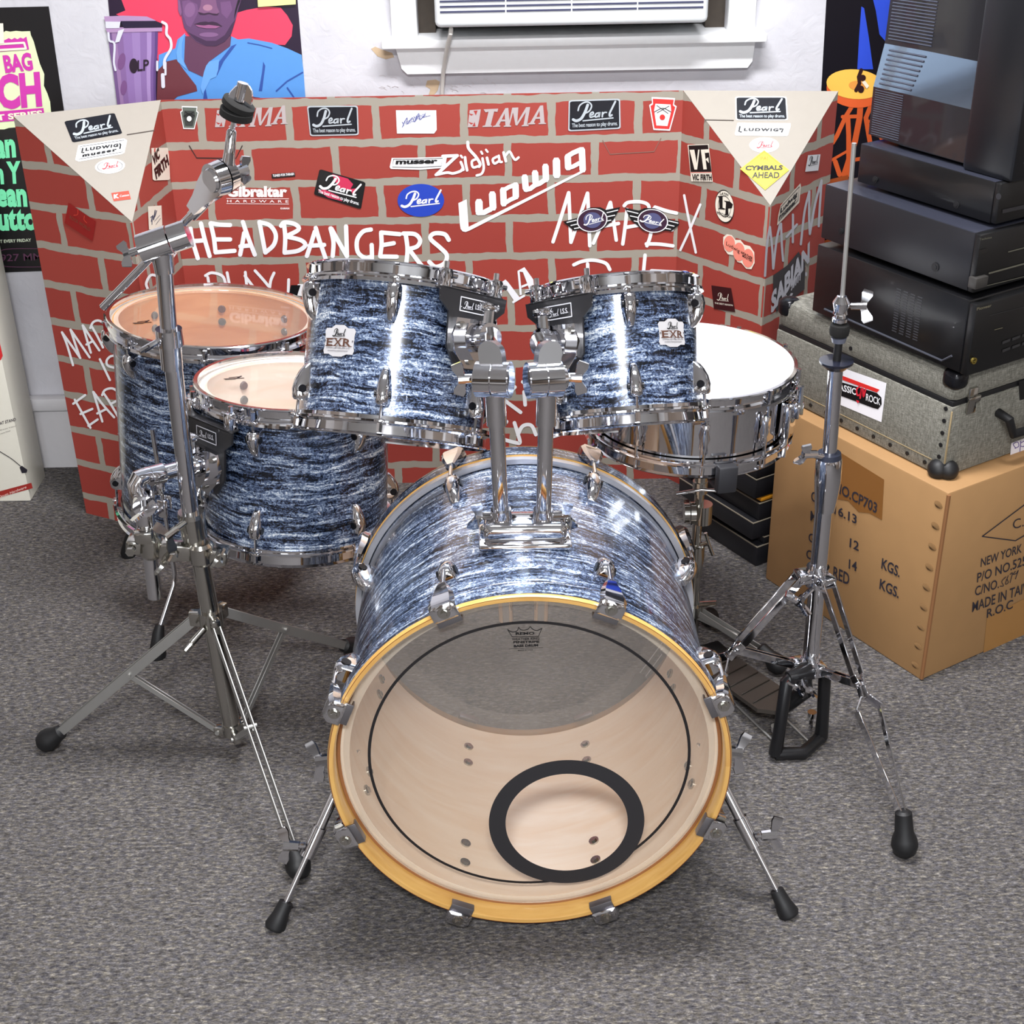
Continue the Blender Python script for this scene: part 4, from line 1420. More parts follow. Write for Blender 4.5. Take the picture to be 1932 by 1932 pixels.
def tom(name, label, cat, M, R, H, phis, top='clear', badge=None, lug_in=(.034, .048), lugL=.060, legs=None, inside=MAPLE, logo=None, group=None):
    base = M @ V((0, 0, -H))
    root = thing(name, base, label, cat, group)
    mb = MB(M).lathe([(R, -.016), (R, -H + .016)], 96, uvr=R)
    mb.v = mb.v
    sh = mb.build('shell', WRAP, root)
    mi = MB(M).lathe([(R, -.012), (R - .003, -.0105), (R - .008, -.016), (R - .008, -H + .016), (R - .003, -H + .0105), (R, -H + .012)], 96, uvr=R)
    mi.build('shell_inside', inside, sh, fix=False)
    for zt, sg in ((0, 1), (-H, -1)):
        mb = MB(M).lathe(hoop_profile(R, zt, sg), 96, closed=True)
        for ph in phis:
            d = V((math.sin(ph), -math.cos(ph), 0))
            t = V((math.cos(ph), math.sin(ph), 0))
            mb.box(d * (R + .0155) + V((0, 0, zt - sg * .0245)), (.017, .011, .006), (t, d, V((0, 0, 1))), bev=.002)
        mb.build('hoop', CHROME, root, 30)
        film = HEAD if (top == 'clear' or sg < 0) else COATED
        zz_ = zt - sg * .010
        if film is HEAD:
            hd = MB(M).lathe([(1e-5, zz_), (R - .013, zz_)], 96).build('drum_head', HEAD, root)
            MB(M).lathe([(R - .013, zz_), (R + .003, zz_ - sg * .002)], 96).build('film_collar', HEADRING, hd)
        else:
            hd = MB(M).lathe([(1e-5, zz_), (R - .006, zz_), (R + .003, zz_ - sg * .003)], 96).build('drum_head', film, root)
        if logo and sg > 0:
            pr = Print(lambda p, e=0: M @ V((p[0], p[1], zz_ + .0012 + e)))
            lx, ly = logo
            for pts, w_ in (([(-.018, -.004), (.014, .002)], .005), ([(-.010, .004), (.006, .010)], .004), ([(.002, -.002), (.010, .014)], .004), ([(-.016, -.008), (.0, -.006)], .003)):
                pr.stroke([(lx + x, ly + y) for x, y in pts], w_)
            pr.done('head_logo', BLKINK, hd)
    for ph in phis:
        d = V((math.sin(ph), -math.cos(ph), 0))
        Mr = M.to_3x3()
        for sg, zt in ((1, 0), (-1, -H)):
            a = V((0, 0, sg))
            p = d * R + V((0, 0, zt - sg * lug_in[0 if sg > 0 else 1]))
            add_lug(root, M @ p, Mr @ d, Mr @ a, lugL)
            q = d * (R + .013)
            mb = MB(M).cyl(q + V((0, 0, zt - sg * .016)), q + V((0, 0, zt - sg * (lug_in[0 if sg > 0 else 1] + .004))), .0026, seg=8)
            mb.cyl(q + V((0, 0, zt - sg * .007)), q + V((0, 0, zt - sg * .021)), .0046, seg=6)
            mb.build('tension_rod', CHROME, root)
    if logo:
        for ph in phis:
            d = V((math.sin(ph), -math.cos(ph), 0))
            for zq_ in (-.052, -.080):
                q = d * (R - .008) + V((0, 0, zq_))
                MB(M).cyl(q, q - d * .004, .0085, .007, 12).build('shell_screw', paint((84, 82, 84), .35, .7), root)
    if badge:
        ph, zc, bw = badge
        k = bw / .056
        out = [(-.028, -.014), (-.026, -.019), (-.016, -.019), (-.008, -.0225), (.008, -.0225), (.016, -.019), (.026, -.019), (.028, -.014), (.0265, -.008), (.0265, .008),
               (.028, .014), (.025, .018), (.015, .018), (.008, .0225), (-.008, .0225), (-.015, .018), (-.025, .018), (-.028, .014), (-.0265, .008), (-.0265, -.008)]
        b = print_cyl(M, R, ph, zc, .0018).poly([(x * k, y * k) for x, y in out]).done('badge', paint((202, 200, 202), .3, .3), root, 'silver plate with script and large capitals')
        s = lambda x, y: (x * k, y * k)
        print_cyl(M, R, ph, zc, .0026).script(s(-.011, .006), s(.011, .006), s(-.011, .017), 1.3).done('badge_script', BLKINK, b)
        g = print_cyl(M, R, ph, zc, .0026)
        BR = paint((92, 62, 50), .35, .3)
        for tx, x0, x1 in (('E', -.022, -.010), ('X', -.0075, .007), ('R', .009, .022)):
            g.text(tx, s(x0, -.0075), s(x1, -.0075), s(x0, .003), .02)
        for x0, x1 in ((-.0235, -.0085), (-.009, -.003), (.003, .0085), (.0075, .0155), (.019, .0235)):
            g.stroke([s(x0, -.0075), s(x1, -.0075)], .0011 * k)
        for x0, x1 in ((-.0235, -.0085), (-.009, -.003), (.003, .0085), (.0075, .013)):
            g.stroke([s(x0, .003), s(x1, .003)], .0011 * k)
        g.done('badge_capitals', BR, b)
        g = print_cyl(M, R, ph, zc, .0026)
        g.text('EXPORT SERIES DRUMS', s(-.021, -.0115), s(.021, -.0115), s(-.021, -.0095), .0)
        g.stroke([s(-.018, -.0145), s(.018, -.0145)], .0007)
        g.ellipse(s(-.0245, 0), .0013, .0013, n=10).ellipse(s(.0245, 0), .0013, .0013, n=10)
        g.done('badge_small_print', paint((90, 86, 90), .4), b)
    return root


def iss_mount(root, M, R, ph, flip=1, z0=0.0):
    """black suspension plate hung from two rods, chrome clamp bracket on it"""
    d = V((math.sin(ph), -math.cos(ph), 0))
    t = V((math.cos(ph), math.sin(ph), 0)) * flip
    k = V((0, 0, 1))
    pos = lambda x, z_, o_: d * (R + o_) + t * (x * 1.1) + k * (z_ * 1.06 + z0)
    mb = MB(M)
    poly = [(-.062, -.026), (.062, -.026), (.060, -.046), (.043, -.060), (.040, -.112), (.022, -.140), (-.022, -.140), (-.040, -.112), (-.043, -.060), (-.060, -.046)]
    mb.prism([pos(x, z_, .024) for x, z_ in poly], M.to_3x3().inverted() @ (M.to_3x3() @ d), .004)
    mb.box(pos(0, -.027, .018), (.124, .020, .004), (t, d, k), bev=.001)
    pl = mb.build('mount_plate', BLKM, root)
    pr = Print(lambda p, e=0: M @ pos(p[0] * flip, p[1], .0286 + e))
    for a in ([(-.024, -.036), (.024, -.036)], [(.024, -.036), (.024, -.056)], [(.024, -.056), (-.024, -.056)], [(-.024, -.056), (-.024, -.036)]):
        pr.stroke(a, .0016)
    pr.script((-.018, -.052), (.0, -.052), (-.018, -.041), 1.2)
    pr.text('I.S.S.', (.004, -.050), (.018, -.050), (.004, -.042), .02)
    pr.done('mount_badge', paint((214, 214, 220), .3, .4), pl)
    for x in (-.047, .047):
        mb = MB(M)
        mb.box(pos(x, -.014, .016), (.018, .022, .034), (t, d, k), bev=.005)
        mb.cyl(pos(x + .009, -.006, .016), pos(x + .020, -.006, .016), .0045, seg=10)
        mb.cyl(pos(x, .000, .016), pos(x, .012, .016), .0045, seg=8)
        mb.build('rod_clamp', CHROME, root)
    mb = MB(M)
    oc = [(-.034, .026), (.030, .030), (.036, .012), (.034, -.014), (.014, -.044), (-.012, -.046), (-.032, -.024), (-.038, .0)]
    mb.prism([pos(x, -.094 + z_, .028) for x, z_ in oc], d, .010)
    oc2 = [(x * .72, z_ * .72) for x, z_ in oc]
    mb.prism([pos(x, -.094 + z_, .038) for x, z_ in oc2], d, .016)
    mb.build('arm_bracket', CHROME, root, 25)
    mb = MB(M)
    mb.cyl(pos(.006, -.092, .040), pos(.006, -.092, .068), .021, .019, 20)
    mb.cyl(pos(.006, -.092, .062), pos(.006, -.092, .070), .023, seg=20)
    mb.build('bracket_socket', CHROME, root, 25)
    mb = MB(M)
    mb.cyl(pos(.012, -.072, .052), pos(.012, -.052, .052), .010, seg=14)
    mb.box(pos(.012, -.046, .052), (.034, .016, .014), (t, d, k), bev=.005)
    mb.build('bracket_knob', CHROME, root, 25)
    for x_, z_ in ((-.026, -.078), (-.004, -.128)):
        MB(M).cyl(pos(x_, z_, .038), pos(x_, z_, .042), .006, seg=12).build('bracket_screw', NICKEL, root)
    return M @ pos(.006, -.092, .07)


# ---------------------------------------------------------------- bass drum
BT = R_(1.62)
Mb = frame(V((.0184, 1.61, .3057)), V((1, 0, 0)), V((0, math.sin(BT), math.cos(BT))), V((0, -math.cos(BT), math.sin(BT))))
LB = .4927
BDR = thing('bass_drum', Mb @ V((0, -.292, -LB / 2)), 'large bass drum with a clear see-through front head, standing on the carpet in front', 'drum')
sh = MB(Mb).lathe([(.2794, -.034), (.2794, -LB + .034)], 128, uvr=.2794).build('shell', WRAP, BDR)
MB(Mb).lathe([(.2794, -.036), (.272, -.034), (.2714, -.04), (.2714, -LB + .04), (.272, -LB + .034), (.2794, -LB + .036)], 128, uvr=.2714).build('shell_inside', MAPLE, sh, fix=False)
for z0, sg in ((0, 1), (-LB, -1)):
    pr = [(.292, -.0035), (.292, -.0375), (.2895, -.040), (.2835, -.040), (.2812, -.038), (.2812, -.003), (.2835, 0), (.2895, 0)]
    hp = MB(Mb).lathe([(r, z0 + sg * z_) for r, z_ in pr], 128, closed=True, uvr=.29).build('hoop', HOOPWOOD, BDR)
    MB(Mb).lathe([(.2924, z0 - sg * .006), (.2924, z0 - sg * .0366)], 128, uvr=.2924).build('hoop_inlay', WRAP, hp)
    MB(Mb).lathe([(.2892, z0 + sg * .0004), (.2900, z0 + sg * .0004)], 128).build('hoop_pinline', PLYLINE, hp)
    MB(Mb).lathe([(r, z0 - sg * z_) for r, z_ in ((.2808, .030), (.2808, .050), (.2905 if sg < 0 else .2812, .052), (.2905 if sg < 0 else .2812, .0405), (.2815, .0405), (.2755, .033), (.2755, .030))], 128, closed=True).build('flesh_hoop', paint((206, 206, 212), .38, .55) if sg < 0 else paint((150, 100, 62), .4, .2), BDR)


def annulus(r0, r1, c, z_, n=96):
    mb = MB(Mb)
    vs, fs = [], []
    for i in range(n):
        a = 2 * math.pi * i / n
        vs.append((r0[0] + r0[2] * math.cos(a), r0[1] + r0[2] * math.sin(a), z_))
        vs.append((r1[0] + r1[2] * math.cos(a), r1[1] + r1[2] * math.sin(a), z_))
    for i in range(n):
        j = (i + 1) % n
        fs.append([2 * i, 2 * i + 1, 2 * j + 1, 2 * j])
    return mb.add(vs, fs)


# front head with a round port
PX, PY = .0535, -.1085


def head_xy(px, py, z_=-.028):
    d = ray(px, py)
    n = Mb.to_3x3() @ V((0, 0, 1))
    t = ((Mb @ V((0, 0, z_))) - CAM).dot(n) / d.dot(n)
    q = Mb.inverted() @ (CAM + d * t)
    return q.x, q.y


PX, PY = head_xy(1069, 1552)
fh = annulus((PX, PY, .0925), (0, 0, .2755), None, -.028).build('drum_head', BASSHEAD, BDR)
annulus((PX, PY, .0915), (PX, PY, .1165), None, -.0268).build('port_ring', paint((38, 37, 40), .5), fh)
MB(Mb).lathe([(.2312, -.0272), (.2356, -.0272)], 128).build('pinstripe', paint((26, 24, 26), .4), fh)
MB(Mb).lathe([(.2755, -.028), (.268, -.0264), (.262, -.0276)], 128).build('film_collar', make_film('bass_film_collar', .30, hazecol=(.93, .82, .66, 1)), fh)
pr = Print(lambda p, e=0: Mb @ V((*head_xy(p[0], p[1]), -.0268 + e)))
zr_ = sub((860, 1100, 7.1556))
e_ = lambda *ps: [zr_(p) for p in ps]
pr.curve(e_((700, 622), (745, 650), (790, 655), (830, 635), (848, 592)), 1.3)
pr.curve(e_((848, 592), (880, 625), (930, 630), (975, 615), (1003, 582)), 1.3)
pr.curve(e_((1003, 582), (1050, 625), (1100, 635), (1162, 605)), 1.3)
pr.stroke(e_((700, 622), (758, 718), (1115, 718), (1162, 605)), 1.4)
pr.text('REMO', zr_((808, 695)), zr_((1060, 690)), zr_((808, 658)), .04)
pr.text('WEATHER KING', zr_((756, 768)), zr_((1128, 758)), zr_((756, 738)), .03)
pr.text('PINSTRIPE', zr_((776, 808)), zr_((1128, 800)), zr_((776, 778)), .05)
pr.text('BASS DRUM', zr_((782, 862)), zr_((1112, 850)), zr_((782, 828)), .05)
pr.stroke(e_((715, 882), (1175, 865)), .6)
pr.text('MADE IN U.S.A.', zr_((838, 912)), zr_((1045, 902)), zr_((838, 896)), .02)
pr.done('head_logo', BLKINK, fh)
bh = MB(Mb).lathe([(1e-5, -LB + .030), (.228, -LB + .030)], 96).build('drum_head', BATTER, BDR)
MB(Mb).lathe([(.228, -LB + .030), (.2755, -LB + .030)], 96).build('overtone_ring', BATTER2, bh)

for k in range(8):
    a = R_(22.5 + 45 * k)
    d = V((math.cos(a), math.sin(a), 0))
    t = V((-math.sin(a), math.cos(a), 0))
    ez = V((0, 0, 1))
    Mr = Mb.to_3x3()
    for z0, sg in ((0, 1), (-LB, -1)):
        Z_ = lambda q: V((0, 0, z0 - sg * q))
        zin = .086
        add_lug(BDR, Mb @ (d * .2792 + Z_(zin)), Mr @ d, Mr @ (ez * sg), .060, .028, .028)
        mb = MB(Mb)
        rings = []
        for q, w_, r0, r1 in ((-.0105, .028, .2865, .3025), (-.0080, .038, .2835, .3070), (.004, .040, .2935, .3100), (.022, .034, .2938, .3098), (.040, .022, .297, .3095), (.052, .013, .299, .309)):
            rr = []
            for u_, v_ in ((-1, 0), (-1, .72), (-.7, 1), (.7, 1), (1, .72), (1, 0), (.8, -.04), (-.8, -.04)):
                rr.append(d * (r0 + (r1 - r0) * v_) + t * (u_ * w_ / 2) + Z_(q))
            rings.append(rr)
        mb.loft(rings)
        cl = mb.build('tension_claw', CHROME, BDR, 30)
        mb = MB(Mb).cyl(d * .2955 + Z_(-.0095), d * .2955 + Z_(-.0118), .0095, .0085, 18)
        mb.cyl(d * .2955 + Z_(-.0118), d * .2955 + Z_(-.017), .0052, .0045, 6)
        mb.build('claw_screw', NICKEL, cl)
        mb = MB(Mb).box(d * .2805 + Z_(-.0032), (.036, .017, .003), (t, d, ez), bev=.001)
        mb.box(d * .2735 + Z_(.002), (.036, .003, .012), (t, d, ez), bev=.001)
        mb.build('claw_hook', DULL, cl)
        mb = MB(Mb).cyl(d * .304 + Z_(.03), d * .304 + Z_(zin + .006), .0034, seg=10)
        mb.build('tension_rod', CHROME, BDR)
        for zz2 in (zin + .008, zin + .054):
            q = d * .2714 + Z_(zz2)
            mb = MB(Mb).cyl(q, q - d * .003, .0085, seg=12).cyl(q - d * .003, q - d * .006, .005, seg=6)
            mb.build('shell_screw', NICKEL, BDR)
# tom holder block on top
zb = -.190
mb = MB(Mb)
mb.box((0, .281, zb), (.136, .010, .074), bev=.004)
mb.box((0, .298, zb), (.122, .030, .056), bev=.010, seg=3)
blk = mb.build('tom_holder_block', CHROME, BDR, 30)
PY_ = (Mb @ V((0, .3, zb))).y
posts = []
for s, xb, xt in ((-1, 946, 935), (1, 1025, 1031)):
    a, b = P(xb, 985, PY_), P(xt, 752, PY_)
    posts.append((a, b))
    MB().cyl(a + (b - a) * -.02, a + (b - a) * .11, .0165, .0150, 24).build('post_collar', CHROME, blk, 30)
    mb = MB()
    wing(mb, a + V((s * .026, -.004, .012)), V((s, -.15, .15)), V((.1, -.2, 1)), .026)
    mb.cyl(a + V((s * .012, 0, .012)), a + V((s * .03, -.004, .014)), .005, seg=10)
    mb.build('wing_bolt', CHROME, blk, 30)
    q = Mb @ V((s * .060, .302, zb + .012))
    MB().ball(q, .006, 10).build('block_screw', NICKEL, blk)

# spurs
for s, foot, top, mid, kn in ((-1, (517, 1752), (607, 1440), (556, 1600), (596, 1400)), (1, (1490, 1728), (1391, 1425), (1437, 1560), (1392, 1380))):
    f0 = F(foot[0], foot[1], .0)
    ang = R_(194 if s < 0 else -14)
    q = Mb @ V((.2815 * math.cos(ang), .2815 * math.sin(ang), -.135))
    f1 = f0 + (q - f0).normalized() * .042
    dirv = (q - f1).normalized()
    Ln = (q - f1).length
    cpt = f1 + dirv * Ln * .40
    sp = MB().cyl(cpt, q + dirv * .012, .0085, seg=16).build('spur', CHROME, BDR)
    MB().cyl(f1 - dirv * .01, cpt + dirv * .01, .0045, seg=12).build('spur_rod', CHROME, sp)
    MB().cyl(cpt - dirv * .02, cpt + dirv * .03, .0115, .0115, 16).build('spur_collar', CHROME, sp)
    mb = MB()
    wing(mb, cpt + V((s * .030, -.006, .004)), V((s * 1, .1, 0)), V((.25 if s < 0 else .1, .3, 1)), .030, .010)
    mb.cyl(cpt, cpt + V((s * .026, -.006, .004)), .005, seg=10)
    mb.build('wing_bolt', CHROME, sp, 30)
    MB().tube([f0, f0 + (f1 - f0) * .12, f0 + (f1 - f0) * .55, f1 + (f1 - f0) * .08], [.0150, .0172, .0128, .0108], 18).build('rubber_foot', RUBBER, sp)
    outw = (Mb.to_3x3() @ V((math.cos(ang), math.sin(ang), 0)))
    mb = MB().box(q + outw * .017, (.03, .05, .05), bev=.006)
    mb.cyl(q - dirv * .03 + outw * .012, q + dirv * .010 + outw * .012, .014, seg=16)
    mb.build('spur_bracket', CHROME, BDR, 30)
    mb = MB()
    kp = q + outw * .040 + V((0, -.030, .026))
    mb.cyl(q + outw * .01, kp, .005, seg=10)
    wing(mb, kp, outw + V((0, .12, 0)), V((.12 * s, .30, 1)), .034, .011)
    mb.build('wing_bolt', CHROME, BDR, 30)

# ---------------------------------------------------------------- rack toms
c1 = D(750, 678, 2.345)
x1, y1, z1 = view_axis(c1, 6.0, 5.0)
H1 = .272
M1 = frame(c1 + z1 * H1 / 2, x1, y1, z1)
T1 = tom('rack_tom', 'larger of the two small toms over the bass drum, beside the peach-headed tom', 'drum', M1, .1524, H1,
         [R_(-6 + 60 * i) for i in range(6)], badge=(R_(-38), -.128, .062), group='small toms over the bass drum')
b1 = iss_mount(T1, M1, .1524, R_(37), 1, -.004)
c2 = D(1172, 673, 2.355)
x2, y2, z2_ = view_axis(c2, -4.2, 4.6)
H2 = .243
M2 = frame(c2 + z2_ * H2 / 2, x2, y2, z2_)
T2 = tom('rack_tom', 'smaller of the two small toms over the bass drum, in front of the snare drum', 'drum', M2, .127, H2,
         [R_(8 + 60 * i) for i in range(6)], badge=(R_(41), -.098, .056), lug_in=(.034, .046), lugL=.054, group='small toms over the bass drum')
b2 = iss_mount(T2, M2, .127, R_(-37), -1, -.004)

# tom arms (posts stand in the holder block)
for i, (s, (a, b), bk, lb) in enumerate(((-1, posts[0], b1, 'chrome tom arm on the bass drum holding the larger of its two toms'),
                                         (1, posts[1], b2, 'chrome tom arm on the bass drum holding the smaller of its two toms'))):
    up = (b - a).normalized()
    ar = thing('tom_arm', a - up * .14, lb, 'tom arm', 'tom arms over the bass drum')
    MB().cyl(a - up * .17, b + up * .01, .0112, seg=24).build('post', CHROME, ar)
    MB().cyl(b - up * .040, b + up * .012, .0145, seg=24).build('post_sleeve', CHROME, ar)
    hc = P(934 if s < 0 else 1029, 716, PY_) + V((0, 0, 0))
    ax = V((1, s * -.25 * -1, .06 * -s)).normalized()
    mb = MB()
    for q0, q1 in ((-.026, -.003), (-.001, .022)):
        mb.cyl(hc + ax * q0, hc + ax * q1, .0255, seg=28)
    mb.cyl(hc - ax * .027, hc + ax * .023, .021, seg=24)
    mb.build('tilter', CHROME, ar, 30)
    tp = P(928 if s < 0 else 1034, 668, PY_ + .012)
    td = (tp - hc).normalized()
    fr = ax.cross(td).normalized()
    poly = []
    for x, y in rrect(-.0165, -.020, .0165, .036, .0164, 6):
        poly.append(hc + td * (y + .018) + ax * x + fr * -.012)
    mb = MB().prism(poly, fr, .024)
    mb.build('tilter_tongue', paint((190, 190, 192), .25, 1), ar, 30)
    k0 = hc + td * .030
    k1 = k0 + (bk - k0) * .35 + V((0, .0, .01))
    MB().tube([k0 - (bk - k0).normalized() * .005, k0 + (bk - k0) * .5, bk + (bk - k0).normalized() * .03], .0105, 20).build('arm_rod', CHROME, ar)
    MB().tube([bk - (bk - k0).normalized() * .004, bk + (bk - k0).normalized() * .02], .017, 20).build('memory_collar', CHROME, ar, 30)
    mb = MB()
    wp = hc + ax * (s * .040)
    mb.cyl(hc + ax * (s * .02), wp, .006, seg=10)
    mb.cyl(hc + ax * (s * .023), hc + ax * (s * .030), .017, .014, 20)
    wing(mb, wp, ax * s + V((0, -.2, 0)), V((s * -.35, 0, 1)) if s > 0 else V((-.35, 0, -1)) * -1, .025, .008)
    mb.build('wing_bolt', CHROME, ar, 30)

# ---------------------------------------------------------------- big tom on the stand
c3 = D(557, 715, 2.485)
x3, y3, z3_ = view_axis(c3, -.5, -17.2)
M3 = frame(c3, x3, y3, z3_)
H3 = .286
T3 = tom('hanging_tom', 'medium tom with a peach clear head, hung from the cymbal stand beside the floor tom', 'drum', M3, .1651, H3,
         [R_(-23 + 60 * i) for i in range(6)], lug_in=(.040, .052), lugL=.050, inside=MAPLE, logo=(-.105, .030))
b3 = iss_mount(T3, M3, .1651, R_(-50), -1, -.012)

# ---------------------------------------------------------------- floor tom
c4 = V((-.583, 2.652, .625))
M4 = frame(c4, *view_axis(c4, -1.5, -17.8))
H4 = .437
T4 = tom('floor_tom', 'deepest and tallest drum, a floor tom with an orange clear head standing on bent legs', 'drum', M4, .1965, H4,
         [R_(-50 + 45 * i) for i in range(8)], lug_in=(.040, .052), lugL=.050, inside=MAPLE_IN, logo=(-.135, -.035))
for ph in (R_(-25.7), R_(-113.3), R_(112)):
    d = V((math.sin(ph), -math.cos(ph), 0))
    c = V((-.583, 2.652, 0))
    r = .2032 + .026
    foot = c + d * .315
    k = V((0, 0, 1))
    lg = MB().tube([c + d * r + k * .47, c + d * r + k * .15, c + d * (r + .008) + k * .125, c + d * .300 + k * .055, foot + k * .035 - d * .008], .0048, 12).build('leg', CHROME, T4)
    MB().tube([foot + k * .0, foot + k * .008, foot - d * .012 + k * .05, foot - d * .02 + k * .065], [.016, .0175, .012, .009], 16).build('rubber_foot', RUBBER, lg)
    for zz2 in (.30,):
        t = V((math.cos(ph), math.sin(ph), 0))
        mb = MB().box(c + d * (.2032 + .010) + k * zz2, (.030, .022, .052), (t, d, k), bev=.006)
        mb.box(c + d * (r) + k * zz2, (.022, .020, .040), (t, d, k), bev=.004)
        mb.cyl(c + d * (r + .008) + k * zz2, c + d * (r + .03) + k * zz2, .005, seg=10)
        wing(mb, c + d * (r + .03) + k * zz2, d, k + t * .5, .024)
        mb.build('leg_bracket', CHROME, T4, 30)

# ---------------------------------------------------------------- snare drum
c5 = D(1306, 674, 2.545)
x5, y5, z5 = view_axis(c5, 4.6, -21.5)
M5 = frame(c5, x5, y5, z5)
H5, R5 = .150, .1778
SN = thing('snare_drum', M5 @ V((0, 0, -H5)), 'chrome steel snare drum with a white coated head, behind the smaller tom', 'drum')
MB(M5).lathe([(R5, -.014), (R5, -H5 + .014)], 96).build('shell', CHROME, SN, 60)
for zt, sg in ((0, 1), (-H5, -1)):
    MB(M5).lathe(hoop_profile(R5, zt, sg), 96, closed=True).build('hoop', CHROME, SN, 30)
MB(M5).lathe([(1e-5, -.008), (R5 - .010, -.008), (R5 + .003, -.012)], 96).build('drum_head', COATED, SN)
MB(M5).lathe([(1e-5, -H5 + .010), (R5 + .003, -H5 + .012)], 96).build('drum_head', HEAD, SN)
for i in range(10):
    ph = R_(10 + 36 * i)
    d = V((math.sin(ph), -math.cos(ph), 0))
    mb = MB(M5).cyl(d * (R5 + .013) + V((0, 0, -.006)), d * (R5 + .013) + V((0, 0, -H5 + .006)), .003, seg=8)
    mb.cyl(d * (R5 + .013) + V((0, 0, .002)), d * (R5 + .013) + V((0, 0, -.016)), .0046, seg=6)
    mb.build('tension_rod', CHROME, SN)
    mb = MB(M5).tube([d * (R5 + .009) + V((0, 0, -H5 / 2 + q)) for q in (-.030, -.026, -.012, 0, .012, .026, .030)], [.004, .0075, .006, .0095, .006, .0075, .004], 14)
    mb.build('lug', CHROME, SN, 60)
ph = R_(68)
d, t, k = V((math.sin(ph), -math.cos(ph), 0)), V((math.cos(ph), math.sin(ph), 0)), V((0, 0, 1))
mb = MB(M5).box(d * (R5 + .012) + k * -.075, (.034, .022, .07), (t, d, k), bev=.006)
mb.box(d * (R5 + .026) + k * -.055, (.024, .02, .03), (t, d, k), bev=.005)
mb.cyl(d * (R5 + .03) + k * -.05, d * (R5 + .03) + k * -.01, .005, seg=10)
mb.cyl(d * (R5 + .012) + k * -.10, d * (R5 + .012) + k * -.150, .005, seg=10)
mb.build('snare_strainer', CHROME, SN, 30)

# ================================================================== STANDS
def foot_rubber(mb, f, dirv, r=.02, L=.06, end=None):
    """bulb rubber foot at floor point f, leg arriving along dirv"""
    c = f + V((0, 0, r * .92))
    d = dirv.normalized() if end is None else (end - c).normalized()
    mb.tube([c - d * r * .9, c - d * r * .55, c, c + d * r * .55, c + d * r * 1.1, c + d * L, c + d * (L + .004)],
            [r * .45, r * .82, r, r * .92, r * .7, r * .62, r * .4], 18)
    return mb


def strip(mb, a, b, wide, thick, up=V((0, 0, 1))):
    a, b = V(a), V(b)
    d = (b - a).normalized()
    s = d.cross(up).normalized()
    u = s.cross(d)
    mb.box((a + b) / 2, ((b - a).length, thick, wide), (d, s, u), bev=min(thick, wide) * .2, seg=1)
    return mb


# ---------------------------------------------------------------- cymbal stand
CB = V((-.512, 2.053, 0))
CS = thing('cymbal_stand', CB, 'old chrome boom cymbal stand on a flat-legged tripod, in front of the floor tom', 'cymbal stand')
kz = V((0, 0, 1))
cfeet = [F(93, 1413), F(565, 1652), F(668, 1236)]
ctop = P(398, 1166, 2.053)
cbot = CB + kz * .055
MB().cyl(CB + kz * .045, P(375, 1040, 2.053), .0155, seg=24).build('base_tube', NICKEL, CS)
mb = MB()
mb.cyl(ctop - kz * .018, ctop + kz * .016, .0205, seg=24)
for f in cfeet:
    d = (f - CB).normalized()
    mb.box(ctop + d * .024, (.026, .016, .028), (d, d.cross(kz), kz), bev=.003)
mb.build('leg_collar', NICKEL, CS, 30)
mb = MB()
mb.cyl(ctop + V((-.01, -.02, -.01)), ctop + V((-.028, -.045, -.022)), .006, seg=12)
wing(mb, ctop + V((-.030, -.048, -.024)), V((-.5, -.8, -.3)), V((-.5, 0, -.6)), .022, .006)
mb.build('wing_bolt', NICKEL, CS, 30)
mb = MB().cyl(cbot - kz * .010, cbot + kz * .014, .0175, seg=24)
for f in cfeet:
    d = (f - CB).normalized()
    mb.box(cbot + d * .022 - kz * .004, (.022, .014, .018), (d, d.cross(kz), kz), bev=.002)
mb.build('brace_collar', NICKEL, CS, 30)
for f in cfeet:
    d = V(((f - CB).x, (f - CB).y, 0)).normalized()
    s = d.cross(kz)
    a = ctop + d * .026
    b = f + kz * .034 - d * .02
    mb = MB()
    for q in (-.0055, .0055):
        strip(mb, a + s * q, b + s * q, .017, .0022)
    lg = mb.build('leg', STEEL, CS)
    mb = MB()
    mid = a + (b - a) * .46
    for q in (-.0035, .0035):
        strip(mb, mid + s * q - kz * .004, cbot + d * .026 + s * q - kz * .004, .010, .0018)
    mb.cyl(mid - s * .011, mid + s * .011, .004, seg=10)
    mb.cyl(cbot + d * .026 - s * .010 - kz * .004, cbot + d * .026 + s * .010 - kz * .004, .004, seg=10)
    mb.build('leg_brace', STEEL, lg)
    foot_rubber(MB(), f, (a - b), .0215, .036, b).build('rubber_foot', RUBBER, lg)
# middle tube and its collars
mA, mB_ = P(362, 990, 2.053), P(323, 655, 2.053)
CLp = P(370, 985, 2.053)
mb = MB()
mb.cyl(P(367, 1012, 2.053), P(361, 972, 2.053), .0215, .0215, 28)
mb.cyl(P(361, 973, 2.053), P(360, 965, 2.053), .0228, .0215, 28)
mb.cyl(P(374, 1045, 2.053), P(366, 1006, 2.053), .0170, seg=24)
mb.build('tube_clamp', NICKEL, CS, 30)
mb = MB()
q0, q1 = P(350, 985, 2.035), P(326, 1003, 2.02)
mb.cyl(q0, q1, .0055, seg=12)
wing(mb, q1 + (q1 - q0) * .1, q1 - q0, V((-.3, 0, 1)), .030, .008)
mb.build('wing_bolt', NICKEL, CS, 30)
MB().cyl(mA - (mB_ - mA) * .05, mB_, .0140, seg=24).build('middle_tube', CHROME, CS)
tA, tB = P(320, 640, 2.053), P(307, 480, 2.053)
mb = MB()
ud = (tB - tA).normalized()
mb.cyl(P(325, 695, 2.053), P(319, 622, 2.053), .0170, seg=24)
mb.cyl(P(321, 650, 2.053), P(318, 620, 2.053), .0215, .0205, 24)
